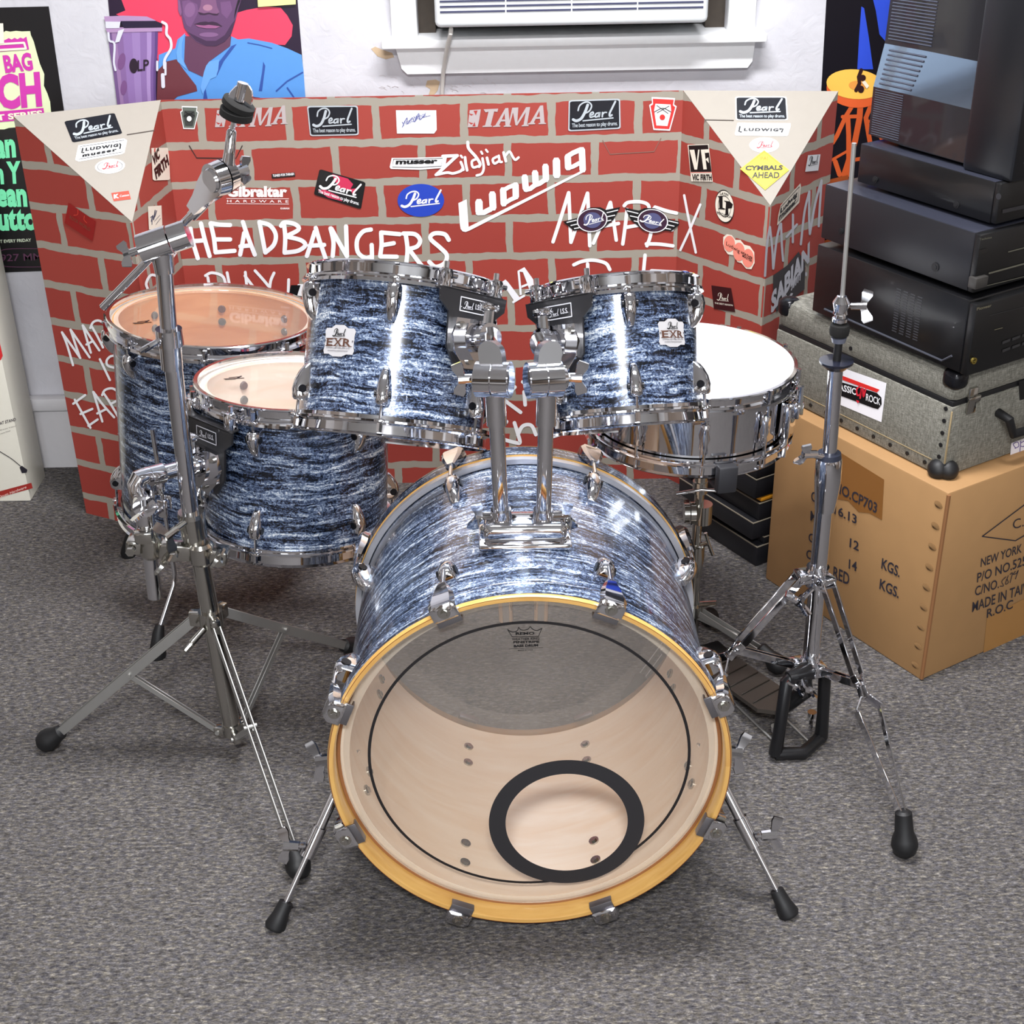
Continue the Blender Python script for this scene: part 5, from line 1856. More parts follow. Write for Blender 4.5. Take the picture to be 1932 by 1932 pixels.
mb.build('tube_clamp', CHROME, CS, 30)
mb = MB()
q0, q1 = P(305, 640, 2.04), P(283, 653, 2.03)
mb.cyl(q0, q1, .0042, seg=12)
wing(mb, q1, q1 - q0, V((-.8, 0, -.5)), .018, .006)
mb.build('wing_bolt', CHROME, CS, 30)
MB().cyl(tA - ud * .02, tB + ud * .01, .0130, seg=24).build('upper_tube', CHROME, CS)
# boom tilter
bc = P(303, 458, 2.053)
bax = (P(345, 440, 2.053) - P(268, 466, 2.045)).normalized()
mb = MB()
mb.cyl(bc - bax * .032, bc + bax * .014, .0225, seg=28)
mb.cyl(bc + bax * .016, bc + bax * .044, .0212, seg=28)
mb.cyl(bc - kz * .046, bc - kz * .006, .0150, .0175, 20)
mb.build('boom_tilter', CHROME, CS, 30)
mb = MB().cyl(bc - bax * .030, bc - bax * .050, .006, seg=12)
wing(mb, bc - bax * .046, -bax, V((-.6, -.3, -.5)), .020, .007)
mb.build('wing_bolt', CHROME, CS, 30)
ra, rb = P(194, 580, 2.09), P(385, 382, 2.062)
boom = MB().cyl(ra, P(400, 366, 2.06), .0062, seg=16).build('boom_arm', CHROME, CS)
MB().tube([P(362, 408, 2.064), P(385, 382, 2.062), P(402, 360, 2.06), P(415, 345, 2.06)], [.0085, .0095, .0108, .0125], 18).build('boom_socket', CHROME, boom)
tc_ = P(420, 334, 2.055)
tax = (P(452, 345, 2.06) - P(405, 325, 2.045))
tax = V((.70, .70, .06)).normalized()
mb = MB().cyl(tc_ - tax * .020, tc_ - tax * .002, .0245, .0260, 32).cyl(tc_ + tax * .000, tc_ + tax * .016, .0260, .0225, 32)
mb.cyl(tc_ - tax * .024, tc_ - tax * .019, .0165, .0195, 28)
sd = (P(372, 398, 2.064) - tc_).normalized()
sn = tax.cross(sd).normalized()
mb.loft([[tc_ + sd * q + sn * w1 - tax * .018, tc_ + sd * q - sn * w1 - tax * .018, tc_ + sd * q - sn * w1 + tax * h1, tc_ + sd * q + sn * w1 + tax * h1]
         for q, w1, h1 in ((.0, .024, .0), (.022, .0195, -.002), (.042, .0125, -.004), (.062, .0095, -.006))])
mb.build('cymbal_tilter', CHROME, CS, 34)
mb = MB().cyl(tc_ + tax * .013, tc_ + tax * .030, .007, seg=12)
wing(mb, tc_ + tax * .030, tax, V((0, -.3, 1)), .022, .011)
mb.build('wing_bolt', CHROME, CS, 30)
p0 = P(430, 318, 2.055)
MB().tube([p0, P(433, 290, 2.055), P(437, 248, 2.055), P(438, 244, 2.055)], [.0105, .0085, .0072, .005], 18).build('tilter_rod', CHROME, CS)
MB().cyl(P(437, 250, 2.055), P(455, 170, 2.055), .0038, seg=12).build('cymbal_post', CHROME, CS)
pd = (P(455, 170, 2.055) - P(437, 250, 2.055)).normalized()
e1 = (pd + V((-.25, 0, 0))).normalized()
for (x, y), r_, hh in (((446, 214), .0240, .012), ((450, 198), .0240, .010)):
    c = P(x, y, 2.055)
    pv = (pd + V((.0 if y > 205 else .22, -.12, 0))).normalized()
    MB().tube([c - pv * hh * .5, c - pv * hh * .4, c + pv * hh * .4, c + pv * hh * .5], [r_ * .9, r_, r_, r_ * .9], 28).build('felt_washer', FELT, CS)
c = P(445, 222, 2.055)
MB().cyl(c - pd * .003, c + pd * .002, .017, .0195, 28).build('cup_washer', paint((96, 98, 96), .4, .5), CS)
mb = MB()
wc = P(454, 177, 2.055)
mb.cyl(wc - pd * .010, wc + pd * .016, .0080, seg=16)
for sg in (-1, 1):
    n_ = V((sg * .9, -.2, -.1)).normalized()
    ring = []
    for q, lo, hi in ((.004, -.008, .014), (.010, -.009, .013), (.016, -.012, .006), (.019, -.014, -.004)):
        m_ = wc + n_ * q
        y_ = n_.cross(pd).normalized() * .0025
        ring.append([m_ + pd * hi + y_, m_ + pd * hi - y_, m_ + pd * lo - y_, m_ + pd * lo + y_])
    mb.loft(ring)
mb.build('wing_nut', CHROME, CS, 30)
# multi clamp joining stand and tom arm
g0, g1 = P(380, 1042, 2.047), P(285, 1030, 2.045)
gd = (g1 - g0).normalized()
gy = V((0, 1, 0))
mb = MB()
for c, r_ in ((g0, .0215), (g1, .0190)):
    mb.tube([c - kz * .020, c - kz * .014, c + kz * .014, c + kz * .020], [r_ * .8, r_, r_, r_ * .8], 24)
mb.box((g0 + g1) / 2, ((g1 - g0).length - .03, .030, .030), (gd, gy, gd.cross(gy)), bev=.005)
mb.box(g1 + gd * .026, (.026, .034, .026), (gd, gy, gd.cross(gy)), bev=.005)
mb.box(g0 - gd * .030, (.030, .034, .026), (gd, gy, gd.cross(gy)), bev=.005)
mb.build('multi_clamp', NICKEL, CS, 30)
for c in (g1 + gd * .028, g0 - gd * .032, (g0 + g1) / 2):
    mb = MB().cyl(c - gy * .026, c + gy * .026, .0048, seg=10)
    mb.cyl(c - gy * .030, c - gy * .020, .008, seg=6)
    mb.build('clamp_bolt', NICKEL, CS, 30)
wing(MB(), P(310, 1060, 2.022), V((0, -1, 0)), V((.5, 0, .5)), .022, .007).build('wing_bolt', NICKEL, CS, 30)
wing(MB(), P(412, 1048, 2.022), V((0, -1, 0)), V((.5, 0, .6)), .020, .007).build('wing_bolt', NICKEL, CS, 30)

# ---------------------------------------------------------------- arm that carries the hanging tom
TA = thing('tom_arm', P(290, 1118, 2.045), 'angled chrome tom arm clamped beside the cymbal stand, reaching to the hanging tom', 'tom arm')
MB().cyl(P(293, 1126, 2.045), P(272, 950, 2.045), .0125, seg=24).build('post', CHROME, TA)
mb = MB().cyl(P(282, 1018, 2.045), P(279, 1000, 2.045), .0165, seg=20)
mb.box(P(272, 1012, 2.03), (.03, .02, .022), bev=.004)
mb.build('memory_collar', NICKEL, TA, 30)
el = P(272, 948, 2.035)
ex = V((.25, -.95, .1)).normalized()
mb = MB()
mb.cyl(el + ex * .020, el - ex * .018, .0185, .0185, 26)
mb.cyl(P(274, 985, 2.045), P(271, 955, 2.045), .0155, .0165, 20)
mb.build('tilter', CHROME, TA, 30)
mb = MB()
wq = el + ex * .034
mb.cyl(el, wq, .007, seg=12)
wing(mb, wq, ex, V((.9, 0, .45)), .026, .008)
mb.build('wing_bolt', CHROME, TA, 30)
ta0 = P(258, 905, 2.06)
tb0 = b3
d_ = (tb0 - ta0).normalized()
MB().tube([P(268, 966, 2.05), P(261, 935, 2.055), ta0 + V((-.001, 0, -.008)), ta0 + V((.004, .001, .002)), ta0 + d_ * .018 + V((0, 0, .004)), ta0 + (tb0 - ta0) * .5, tb0 + d_ * .03], [.0150, .0155, .0155, .0150, .0138, .0130, .0130], 24).build('arm_rod', CHROME, TA)
mb = MB()
mq = ta0 + (tb0 - ta0) * .40
mb.cyl(mq - d_ * .012, mq + d_ * .012, .0172, seg=20)
mb.box(mq - kz * .022, (.020, .020, .026), bev=.004)
mb.build('memory_collar', CHROME, TA, 30)

# ---------------------------------------------------------------- hi-hat stand
HY = 2.069
HH = thing('hi_hat_stand', V((.512, HY, 0)), 'chrome hi-hat stand with a bare pull rod, in front of the brown cardboard box', 'hi-hat stand')
hp = lambda x, y, dy=0: P(x, y, HY + dy)
MB().cyl(hp(1528, 1262), hp(1561, 880), .0145, seg=28).build('lower_tube', CHROME, HH)
mb = MB()
mb.tube([hp(1556, 962), hp(1560, 926), hp(1562, 905), hp(1564, 868), hp(1564.5, 860)], [.0165, .0205, .022, .0215, .019], 24)
mb.build('tube_clamp', CHROME, HH, 30)
MB().cyl(hp(1564, 863), hp(1564.7, 854), .0205, .019, 28).build('tube_bushing', paint((40, 44, 58), .3), HH)
mb = MB()
mb.cyl(hp(1552, 862, -.01), hp(1530, 858, -.02), .005, seg=12)
wing(mb, hp(1528, 857, -.022), V((-.95, -.2, .1)), V((-.2, -.35, .6)), .026, .008)
mb.build('wing_bolt', CHROME, HH, 30)
MB().cyl(hp(1564, 868), hp(1577, 690), .0118, seg=28).build('upper_tube', CHROME, HH)
a = hp(1578, 684)
ud = (hp(1585, 600) - a).normalized()
MB().tube([a - ud * .010, a - ud * .004, a, a + ud * .004, a + ud * .0045], [.016, .022, .0265, .0272, .0255], 32).build('cymbal_seat', paint((26, 28, 40), .25, coat=.5), HH)
MB().cyl(a, hp(1583, 640), .0065, seg=16).build('rod_bushing', RUBBER, HH)
MB().cyl(hp(1582.5, 645), hp(1583, 636), .0105, .0125, 20).build('washer', paint((120, 124, 140), .3, .4), HH)
c = hp(1584, 622)
MB().tube([c - ud * .010, c - ud * .008, c, c + ud * .008, c + ud * .010], [.012, .0148, .0158, .0145, .012], 28).build('felt_washer', FELT, HH)
mb = MB()
c = hp(1585, 600)
mb.tube([c - ud * .006, c - ud * .005, c, c + ud * .001, c + ud * .006, c + ud * .007, c + ud * .012, c + ud * .026, c + ud * .036, c + ud * .0365],
        [.010, .012, .012, .009, .0085, .0115, .0105, .0135, .0075, .004], 24)
mb.build('clutch', CHROME, HH, 30)
mb = MB()
c2_ = hp(1589, 577)
mb.cyl(c2_, c2_ + V((.016, -.006, .002)), .0035, seg=10)
wing(mb, c2_ + V((.024, -.008, .002)), V((1, -.3, .1)), V((.2, -.3, -.9)), .026, .007)
mb.build('wing_bolt', CHROME, HH, 30)
MB().cyl(hp(1583, 640), hp(1611.5, 270), .0035, seg=14).build('pull_rod', STEEL, HH)
# leg hub, legs
hub = hp(1542, 1082)
low = hp(1529, 1248)
mb = MB().cyl(hub - kz * .022, hub + kz * .014, .0195, seg=24)
hf = [F(1704, 1612), V((.235, 1.985, 0))]
hd_ = []
for f in hf:
    d = V(((f - hub).x, (f - hub).y, 0)).normalized()
    hd_.append(d)
    mb.box(hub + d * .025, (.030, .030, .020), (d, d.cross(kz), kz), bev=.004)
mb.build('leg_hub', CHROME, HH, 30)
mb = MB()
wing(mb, hub + V((-.034, -.040, -.028)), V((-.5, -.85, 0)), V((.7, -.2, -.5)), .028, .008)
mb.cyl(hub + V((-.006, -.01, -.02)), hub + V((-.034, -.040, -.028)), .005, seg=10)
mb.build('wing_bolt', CHROME, HH, 30)
mb = MB().cyl(low - kz * .020, low + kz * .016, .0185, seg=24)
for d in hd_:
    mb.box(low + d * .024, (.030, .026, .022), (d, d.cross(kz), kz), bev=.004)
mb.build('brace_hub', CHROME, HH, 30)
mb = MB()
wing(mb, low + V((-.028, -.042, -.018)), V((-.4, -.9, 0)), V((-.6, 0, .5)), .024, .008)
wing(mb, low + V((-.010, -.046, -.020)), V((-.1, -.95, 0)), V((.5, 0, -.6)), .022, .008)
mb.cyl(low, low + V((-.02, -.042, -.018)), .006, seg=10)
mb.build('wing_bolt', CHROME, HH, 30)
for f, d, wd in zip(hf, hd_, (1, 1)):
    s = d.cross(kz)
    a = hub + d * .034
    b = f + kz * .066 - d * .012
    pt = lambda t_, q: a + (b - a) * t_ + s * q
    lg = None
    for sg in (-1, 1):
        prof = [(0, .0105), (.40, .0085), (.45, .004), (.495, .005), (.545, .0215), (.98, .0038)]
        mb = MB()
        for (t0, q0), (t1, q1) in zip(prof, prof[1:]):
            strip(mb, pt(t0, q0 * sg), pt(t1, q1 * sg), .015, .0032)
        o_ = mb.build('leg_rail', CHROME, HH if lg is None else HH)
    mid = pt(.44, 0)
    mb = MB()
    for q in (-.005, .005):
        strip(mb, mid + s * q, low + d * .030 + s * q, .014, .0022)
    mb.cyl(mid - s * .010, mid + s * .010, .0042, seg=10)
    mb.build('leg_brace', CHROME, HH)
    foot_rubber(MB(), f, (a - b), .0220, .058, b).build('rubber_foot', RUBBER, HH)
# pedal: black cast frame, footboard, chain
pz = lambda x, y, z_=0: F(x, y, z_)
fl, fr_ = F(1462, 1432), F(1548, 1400)
fu = (fr_ - fl).normalized()
mb = MB()
ml, mr = P(1486, 1285, fl.y + .02), P(1556, 1275, fr_.y + .01)
mb.tube([fl + kz * .012, fl + kz * .06 + fu * .004, ml + fu * -.002, ml + fu * .012 + kz * .012], [.0125, .011, .0115, .009], 14)
mb.tube([fr_ + kz * .012, fr_ + kz * .06 - fu * .001, mr, mr - fu * .014 + kz * .012], [.0125, .011, .0115, .009], 14)
mb.tube([ml + kz * .008, (ml + mr) / 2 + kz * .016, mr + kz * .008], [.010, .016, .010], 14)
mb.tube([fl + kz * .012, (fl + fr_) / 2 + V((.004, -.022, .011)), fr_ + kz * .012], [.0118, .0118, .0118], 14)
mb.build('pedal_frame', BLACK, HH, 40)
heel0, heel1 = F(1385, 1292), F(1416, 1272)
toe0, toe1 = P(1432, 1345, fl.y + .075), P(1500, 1330, fr_.y + .06)
hd2 = ((F(1385, 1300) - (fl + fr_) / 2)).normalized()
hs = hd2.cross(kz)
pc_ = (fl + fr_) / 2
mb = MB()
bl = pc_ + hd2 * .045 + kz * .062
be = pc_ + hd2 * .30 + kz * .022
w0_, w1_ = .030, .042
bd = (be - bl).normalized()
bn = hs.cross(bd).normalized()
if bn.z < 0: bn = -bn
mb.prism([bl - hs * w0_ * .5, bl + bd * .03 - hs * w1_, be - hs * w1_, be + hs * w1_, bl + bd * .03 + hs * w1_, bl + hs * w0_ * .5], -bn, .008)
fb = mb.build('footboard', paint((104, 98, 92), .35, .8), HH, 30)
mb = MB()
for q in range(6):
    c = bl + bd * (.05 + q * .038) + bn * .0006
    strip(mb, c - hs * w1_ * .9, c + hs * w1_ * .9 + bd * .02, .0016, .004, bd)
mb.build('tread_rib', paint((70, 66, 62), .4, .8), fb)
ch = MB().tube([bl + bd * .004, (ml + mr) / 2 + V((0, .01, -.035)), (ml + mr) / 2 + V((0, 0, .02))], [.011, .016, .009], 12)
ch.build('pull_strap', BLACK, HH)
mb = MB().box(pc_ + hd2 * .315 + kz * .012, (.05, .09, .024), (hd2, hs, kz), bev=.005)
mb.build('heel_plate', BLACK, HH)
mb = MB()
for sg in (-1, 1):
    strip(mb, pc_ + hs * sg * .028 + kz * .006, pc_ + hd2 * .30 + hs * sg * .03 + kz * .006, .004, .004)
mb.build('base_rail', STEEL, HH)
for q in (fl + V((.004, .035, .035)), fr_ + V((-.012, .035, .03))):
    mb = MB().cyl(q - kz * .03, q, .004, seg=10)
    mb.cyl(q, q + kz * .012, .007, .0085, 12)
    mb.build('spur_screw', CHROME, HH, 30)

# ---------------------------------------------------------------- snare stand
SY = 2.40
sp_ = lambda x, y, dy=0: P(x, y, SY + dy)
SS = thing('snare_stand', F(1306, 1215), 'nickel snare stand holding the snare drum, behind the bass drum', 'snare stand')
MB().cyl(sp_(1304, 1245), sp_(1312, 1030), .0125, seg=22).build('base_tube', NICKEL, SS)
MB().cyl(sp_(1312, 1034), sp_(1322, 905), .0095, seg=22).build('upper_tube', NICKEL, SS)
mb = MB().tube([sp_(1309, 1085), sp_(1311, 1052), sp_(1312.5, 1028), sp_(1312.6, 1026)], [.015, .0185, .0175, .012], 22)
mb.build('tube_clamp', NICKEL, SS, 30)
mb = MB()
q = sp_(1336, 1024, -.01)
mb.cyl(sp_(1316, 1032), q, .005, seg=10)
mb.tube([q + V((-.006, 0, .022)), q, q + V((.010, -.004, -.026))], .0035, 10)
mb.build('wing_bolt', NICKEL, SS, 30)
mb = MB()
c = sp_(1314, 968)
mb.cyl(c + V((.012, 0, -.020)), c + V((.012, 0, .020)), .0185, seg=22)
mb.cyl(c + V((-.026, -.012, .008)), c + V((-.016, -.012, .008)), .020, seg=24)
mb.cyl(c + V((-.014, -.012, .008)), c + V((-.004, -.012, .008)), .022, seg=24)
mb.build('tilter', NICKEL, SS, 30)
c = sp_(1321, 918)
MB().cyl(c - kz * .012, c + kz * .012, .0145, seg=20).build('collar_nut', NICKEL, SS)
MB().tube([sp_(1276, 932, -.01), c + V((0, -.012, 0)), sp_(1358, 926, -.01)], .0036, 10).build('tightening_bar', CHROME, SS)
MB().cyl(sp_(1322, 915), sp_(1326, 850), .0125, seg=22).build('basket_tube', NICKEL, SS)
sbc = M5 @ V((0, 0, -H5 - .008))
for ph in (R_(22), R_(142), R_(262)):
    d = M5.to_3x3() @ V((math.sin(ph), -math.cos(ph), 0))
    u = M5.to_3x3() @ V((0, 0, 1))
    a = sbc - u * .035
    e = sbc + d * (R5 + .022)
    arm = MB()
    strip(arm, a, sbc + d * .10 - u * .020, .014, .005, u)
    strip(arm, sbc + d * .10 - u * .020, e - u * .006, .014, .005, u)
    ao = arm.build('basket_arm', NICKEL, SS)
    mb = MB().box(e + u * .012, (.020, .036, .050), (d, d.cross(u), u), bev=.004)
    mb.box(e - d * .022 - u * .010, (.040, .030, .010), (d, d.cross(u), u), bev=.003)
    mb.build('rubber_grip', paint((40, 40, 44), .5), ao)
shub = sp_(1308, 1150)
sfeet = [F(1466, 1268), F(1338, 1178), F(1190, 1330)]
mb = MB().cyl(shub - kz * .012, shub + kz * .012, .0175, seg=22)
mb.build('leg_hub', NICKEL, SS, 30)
mb = MB()
mb.cyl(shub + V((.01, .0, .012)), shub + V((.045, -.01, .020)), .006, seg=10)
mb.build('wing_bolt', NICKEL, SS, 30)
for i, f in enumerate(sfeet):
    d = V(((f - shub).x, (f - shub).y, 0)).normalized()
    s = d.cross(kz)
    a, b = shub + d * .018, f + kz * .030 - d * .02
    mb = MB()
    for q in (-.007, .007):
        strip(mb, a + s * q, b + s * q, .013, .002)
    lg = mb.build('leg', STEEL, SS)
    foot_rubber(MB(), f, (a - b), .020, .045, b).build('rubber_foot', RUBBER, lg)
    mb = MB()
    strip(mb, a + (b - a) * .55, V((sp_(1304, 1240).x, SY, .055)), .010, .006)
    mb.build('leg_brace', STEEL, lg)

# ================================================================== STACK ON THE RIGHT
AN = R_(121.3)
dl = V((math.cos(AN), math.sin(AN), 0))          # along the left faces, away from the viewer
dr = V((math.cos(AN - math.pi / 2), math.sin(AN - math.pi / 2), 0))   # along the front faces, to the right


def blockmb(corner, Ll, Lr, h_, bev=.003, mb=None):
    c = V(corner)
    mb = mb or MB()
    return mb.box(c + dl * Ll / 2 + dr * Lr / 2 + kz * h_ / 2, (Lr, Ll, h_), (dr, dl, kz), bev=bev)


# carton
K0 = F(1737, 1284)
KH = .410
BX = thing('cardboard_box', K0 + dl * .23 + dr * .28, 'big brown cardboard box with black stencilled shipping text, under the grey case', 'box')
blockmb(K0, .455, .56, KH, .004).build('box_body', KRAFT, BX)
plKL, plKR = Plane(K0, dr), Plane(K0, dl)
g = on(plKL, .0008)
g.poly([(1560, 838), (1668, 905), (1664, 981), (1640, 968), (1620, 966), (1600, 945), (1574, 940), (1560, 940)])
g.done('packing_tape', TAPE, BX)
tp_ = plKL
zb_ = sub((1500, 840, 4.472))
B_ = lambda *ps: [zb_(p) for p in ps]


def tx(s, bl, br, tl, bold=.0, sp=1.0):
    on(tp_, .0016).text(s, zb_(bl), zb_(br), zb_(tl), bold, sp).done('stencil_text', INK, BX)


tx('NO.CP703', (330, 388), (686, 578), (340, 300), .02)
tx('16.13', (330, 578), (518, 668), (334, 500), .02)
tx('G', (134, 468), (180, 488), (138, 384), .02)
tx('M', (128, 634), (180, 652), (132, 552), .02)
tx('G', (112, 812), (160, 830), (116, 736), .02)
tx('C', (92, 952), (140, 970), (98, 876), .02)
tx('12', (458, 858), (536, 895), (464, 782), .02)
tx('14', (452, 1040), (520, 1066), (456, 960), .02)
tx('KGS.', (726, 1040), (880, 1118), (736, 950), .02)
tx('KGS.', (710, 1212), (872, 1294), (720, 1124), .02)
tx('RED', (320, 1120), (455, 1184), (326, 1020), .02)
tp_ = plKR
g = on(plKR, .0016)
for pts in ([(1580, 770), (1940, 500)], [(1580, 770), (1860, 806)], [(1860, 806), (1990, 730)]):
    g.stroke(B_(*pts), 2)
tx('C.P.', (1840, 712), (2010, 660), (1838, 632), .0)
tx('NEW YORK', (1566, 1030), (1912, 905), (1572, 955), .01)
tx('P/O NO.525', (1536, 1160), (1950, 1010), (1540, 1080), .01)
tx('C/NO.', (1518, 1275), (1720, 1205), (1522, 1195), .01)
tx('MADE IN TAIWAN', (1494, 1410), (2100, 1190), (1500, 1325), .01)
tx('R.O.C', (1618, 1460), (1838, 1375), (1622, 1385), .01)
for st in ([(1780, 1110), (1745, 1150), (1760, 1185), (1730, 1190)], [(1800, 1100), (1775, 1170), (1800, 1160), (1790, 1130)], [(1815, 1090), (1835, 1080), (1815, 1160)], [(1860, 1065), (1840, 1090), (1870, 1080), (1885, 1055), (1860, 1130)]):
    g.curve(B_(*st), 1.4)
g.done('stencil_mark', INK, BX)
g = on(plKR, .0008)
g.poly([(1862, 1165), (1932, 1130), (1990, 1100), (1990, 1176), (1855, 1236)])
g.done('packing_tape', paint((160, 116, 64), .3), BX)
for i in range(9):
    t_ = (i + .6) / 9.3
    c = K0 + kz * KH * t_ + dl * .018
    mb = MB()
    mb.loft([[c - dr * .001 + dl * (.010 * math.cos(u)) + kz * (.007 * math.sin(u)) for u in [k * math.pi / 5 for k in range(10)]],
             [c + dr * .0012 - dl * .004 + dl * (.006 * math.cos(u)) + kz * (-.004 + .004 * math.sin(u)) for u in [k * math.pi / 5 for k in range(10)]]])
    mb.build('corner_crease', KRAFT, BX, 80)
MB().cyl(K0 + kz * .004 + dr * .002, K0 + kz * (KH - .004) + dr * .002, .004, seg=8).build('corner_fold', paint((128, 86, 50), .8), BX)

# grey tweed case
CZ = KH + .002
C0 = F(1778, 902, CZ)
CLn, CRn, CHt = .47, .52, .205
GC = thing('hard_case', C0 + dl * .2 + dr * .2, 'grey tweed hard case with black corners, between the brown box and the receiver', 'case')
LIDZ = CHt * .70
blockmb(C0, CLn, CRn, LIDZ - .003, .004).build('case_body', TWEED, GC)
blockmb(C0 + kz * (LIDZ + .003), CLn, CRn, CHt - LIDZ - .003, .014).build('case_lid', TWEED, GC)
blockmb(C0 + kz * (LIDZ - .006) + dl * .003 + dr * .003, CLn - .006, CRn - .006, .012, .001).build('lid_seam', RUBBER, GC)
for cc in (C0, C0 + dl * CLn, C0 + dr * CRn):
    sgl = 1 if cc != C0 + dl * CLn else -1
    sgr = 1 if cc != C0 + dr * CRn else -1
    q = cc + kz * CHt
    mb = MB().box(q + dl * sgl * .016 + dr * sgr * .016 - kz * .016, (.040, .040, .040), (dr, dl, kz), bev=.014, seg=3)
    mb.build('metal_corner', paint((26, 26, 30), .25, .4), GC, 40)
for sg in (0, 1):
    c = C0 + (dl if sg == 0 else dr) * .014 + kz * .012
    MB().ball(c - (dr if sg == 0 else dl) * -.002, .020, 14).build('rubber_bumper', RUBBER, GC)
plGL, plGR = Plane(C0, dr), Plane(C0, dl)
for p in [C0 + dl * (.045 + i * .044) + kz * .014 for i in range(10)] + [C0 + dl * .014 + kz * (.038 + i * .024) for i in range(5)] + [C0 + dl * .26 + kz * (LIDZ + .024)]:
    MB().cyl(p - dr * .0015, p + dr * .004, .0042, seg=10).build('rivet', RUBBER, GC)
mb = MB()
strip(mb, C0 + dl * .03 + kz * .026 - dr * .0006, C0 + dl * (CLn - .01) + kz * .026 - dr * .0006, .0016, .001)
strip(mb, C0 + kz * .03 - dl * .0006 - dr * .0006, C0 + kz * (LIDZ - .01) - dl * .0006 - dr * .0006, .003, .003, dl)
mb.build('edge_piping', paint((150, 132, 98), .7), GC)
g = on(plGL, .001)
zS = sub((1380, 480, 3.5))
S_ = lambda *ps: [zS(p) for p in ps]
g.poly(S_((722, 745), (1024, 850), (990, 1108), (700, 985)))
st_ = g.done('sticker', paint((236, 234, 238), .4), GC, 'white radio station sticker')
g = on(plGL, .0018); g.poly(S_((730, 800), (978, 893), (960, 912), (726, 826))); g.done('sticker_band', paint((212, 44, 40), .4), st_)
g = on(plGL, .0018); g.poly(S_((700, 835), (960, 915), (990, 945), (992, 990), (968, 1022), (930, 1012), (700, 925))); g.done('sticker_plate', BLKINK, st_)
g = on(plGL, .0026)
g.text('CLASSIC', zS((660, 880)), zS((822, 930)), zS((662, 836)), .02)
g.text('ROCK', zS((888, 965)), zS((982, 998)), zS((890, 918)), .01)
g.done('sticker_lettering', WHITEINK, st_)
g = on(plGL, .0034); g.curve(S_((850, 870), (828, 890), (832, 930), (852, 920), (858, 880), (850, 950)), 3); g.curve(S_((868, 885), (872, 940), (886, 890)), 3); g.poly(S_((822, 960), (846, 970), (834, 985))); g.done('sticker_numeral', REDINK, st_)
# latch and handle on the front side
q = C0 + dr * .045 + kz * LIDZ
mb = MB().box(q - dl * .003 + kz * .002, (.022, .006, .050), (dr, dl, kz), bev=.002)
mb.box(q - dl * .008 + kz * .006, (.030, .006, .012), (dr, dl, kz), bev=.002)
mb.build('latch', NICKEL, GC, 30)
hq = C0 + dr * .125 + kz * .10
mb = MB().tube([hq, hq - dl * .028 - kz * .004, hq - dl * .032 - kz * .035 + dr * .012, hq - dl * .030 - kz * .04 + dr * .10, hq - dl * .026 + dr * .12, hq + dr * .12], .0085, 12)
mb.build('handle', RUBBER, GC)
g = on(plGR, .001)
g.poly([(1908, 836), (1990, 805), (1985, 835), (1906, 860)])
nt_ = g.done('sticker', paint((226, 222, 226), .5), GC, 'white handwritten paper label')
g = on(plGR, .0016); g.curve([(1916, 845), (1912, 838), (1920, 834), (1922, 842), (1915, 846)], 1.3); g.curve([(1926, 832), (1924, 856)], 1.3); g.curve([(1926, 836), (1934, 832), (1932, 842), (1926, 842)], 1.3); g.done('label_writing', paint((90, 70, 140), .5), nt_)
g = on(plGR, .0012); g.poly([(1922, 720), (1990, 700), (1988, 740), (1924, 755)]); g.done('badge', BLKINK, GC)

# electronics


def screw(mb, p, n, r=.006):
    mb.cyl(p, p - n * .002, r, seg=14)
    mb.cyl(p - n * .002, p - n * .003, r * .55, seg=8)


def feet(name, corner, Ll, Lr, parent, h_=.010):
    for a_ in (.05, Ll - .05):
        for b_ in (.05, Lr - .05):
            c = V(corner) + dl * a_ + dr * b_
            MB().cyl(c, c + kz * h_, .016, seg=20).build('foot', paint((46, 44, 40), .4, .5), parent)


DARK = paint((15, 15, 17), .28, coat=.15)
DARKF = paint((17, 17, 18), .35)
TOPM = paint((56, 58, 70), .24, .4)
RZ = CZ + CHt + .001
R0 = F(1808, 712, RZ)
RL, RRn, RH = .375, .42, .142
RV = thing('receiver', R0 + dl * .2 + dr * .2, 'black stereo receiver with a vented side, bottom of the audio stack on the grey case', 'stereo receiver')
blockmb(R0 + kz * .008, RL, RRn, RH - .008, .003).build('cabinet', DARK, RV)
feet('foot', R0, RL, RRn, RV, .009)
mb = MB()
for col_ in range(4):
    for row in range(17):
        p = R0 + dl * (.108 + col_ * .017) + kz * (.035 + row * .005)
        mb.box(p - dr * .0002, (.0012, .011, .0018), (dr, dl, kz))
mb.build('side_vent', paint((52, 52, 56), .4), RV)
MB().tube([R0 + dl * .02 + kz * .034 - dr * .001, R0 + dl * .04 + kz * .018 - dr * .001, R0 + dl * .34 + kz * .022 - dr * .001], .0022, 8).build('side_crease', paint((60, 62, 70), .35), RV)
blockmb(R0 - dl * .016 + kz * .006 + dr * .002, .018, RRn - .004, RH - .010, .004).build('front_panel', DARKF, RV)
plRF = Plane(R0 - dl * .016, dl)
g = on(plRF, .0012)
zE = sub((1560, 320, 4.83))
E_ = lambda *ps: [zE(p) for p in ps]
g.text('Pioneer', zE((1366, 1285)), zE((1500, 1250)), zE((1368, 1258)), .02)
g.stroke(E_((1530, 1460), (1600, 1442)), 1.2)
g.done('panel_lettering', paint((110, 104, 84), .5), RV)
g = on(plRF, .0012)
g.stroke(E_((1482, 1330), (1800, 1250)), .8)
for r in range(2):
    for q in range(4):
        x, y = 1600 + q * 90, 1660 - q * 32 - r * 75
        g.poly(E_((x, y - 18), (x + 70, y - 44), (x + 70, y - 22), (x, y + 8)))
g.done('panel_button', paint((44, 44, 46), .35), RV)
c = plRF.at(*zE((1335, 1740)), .004)
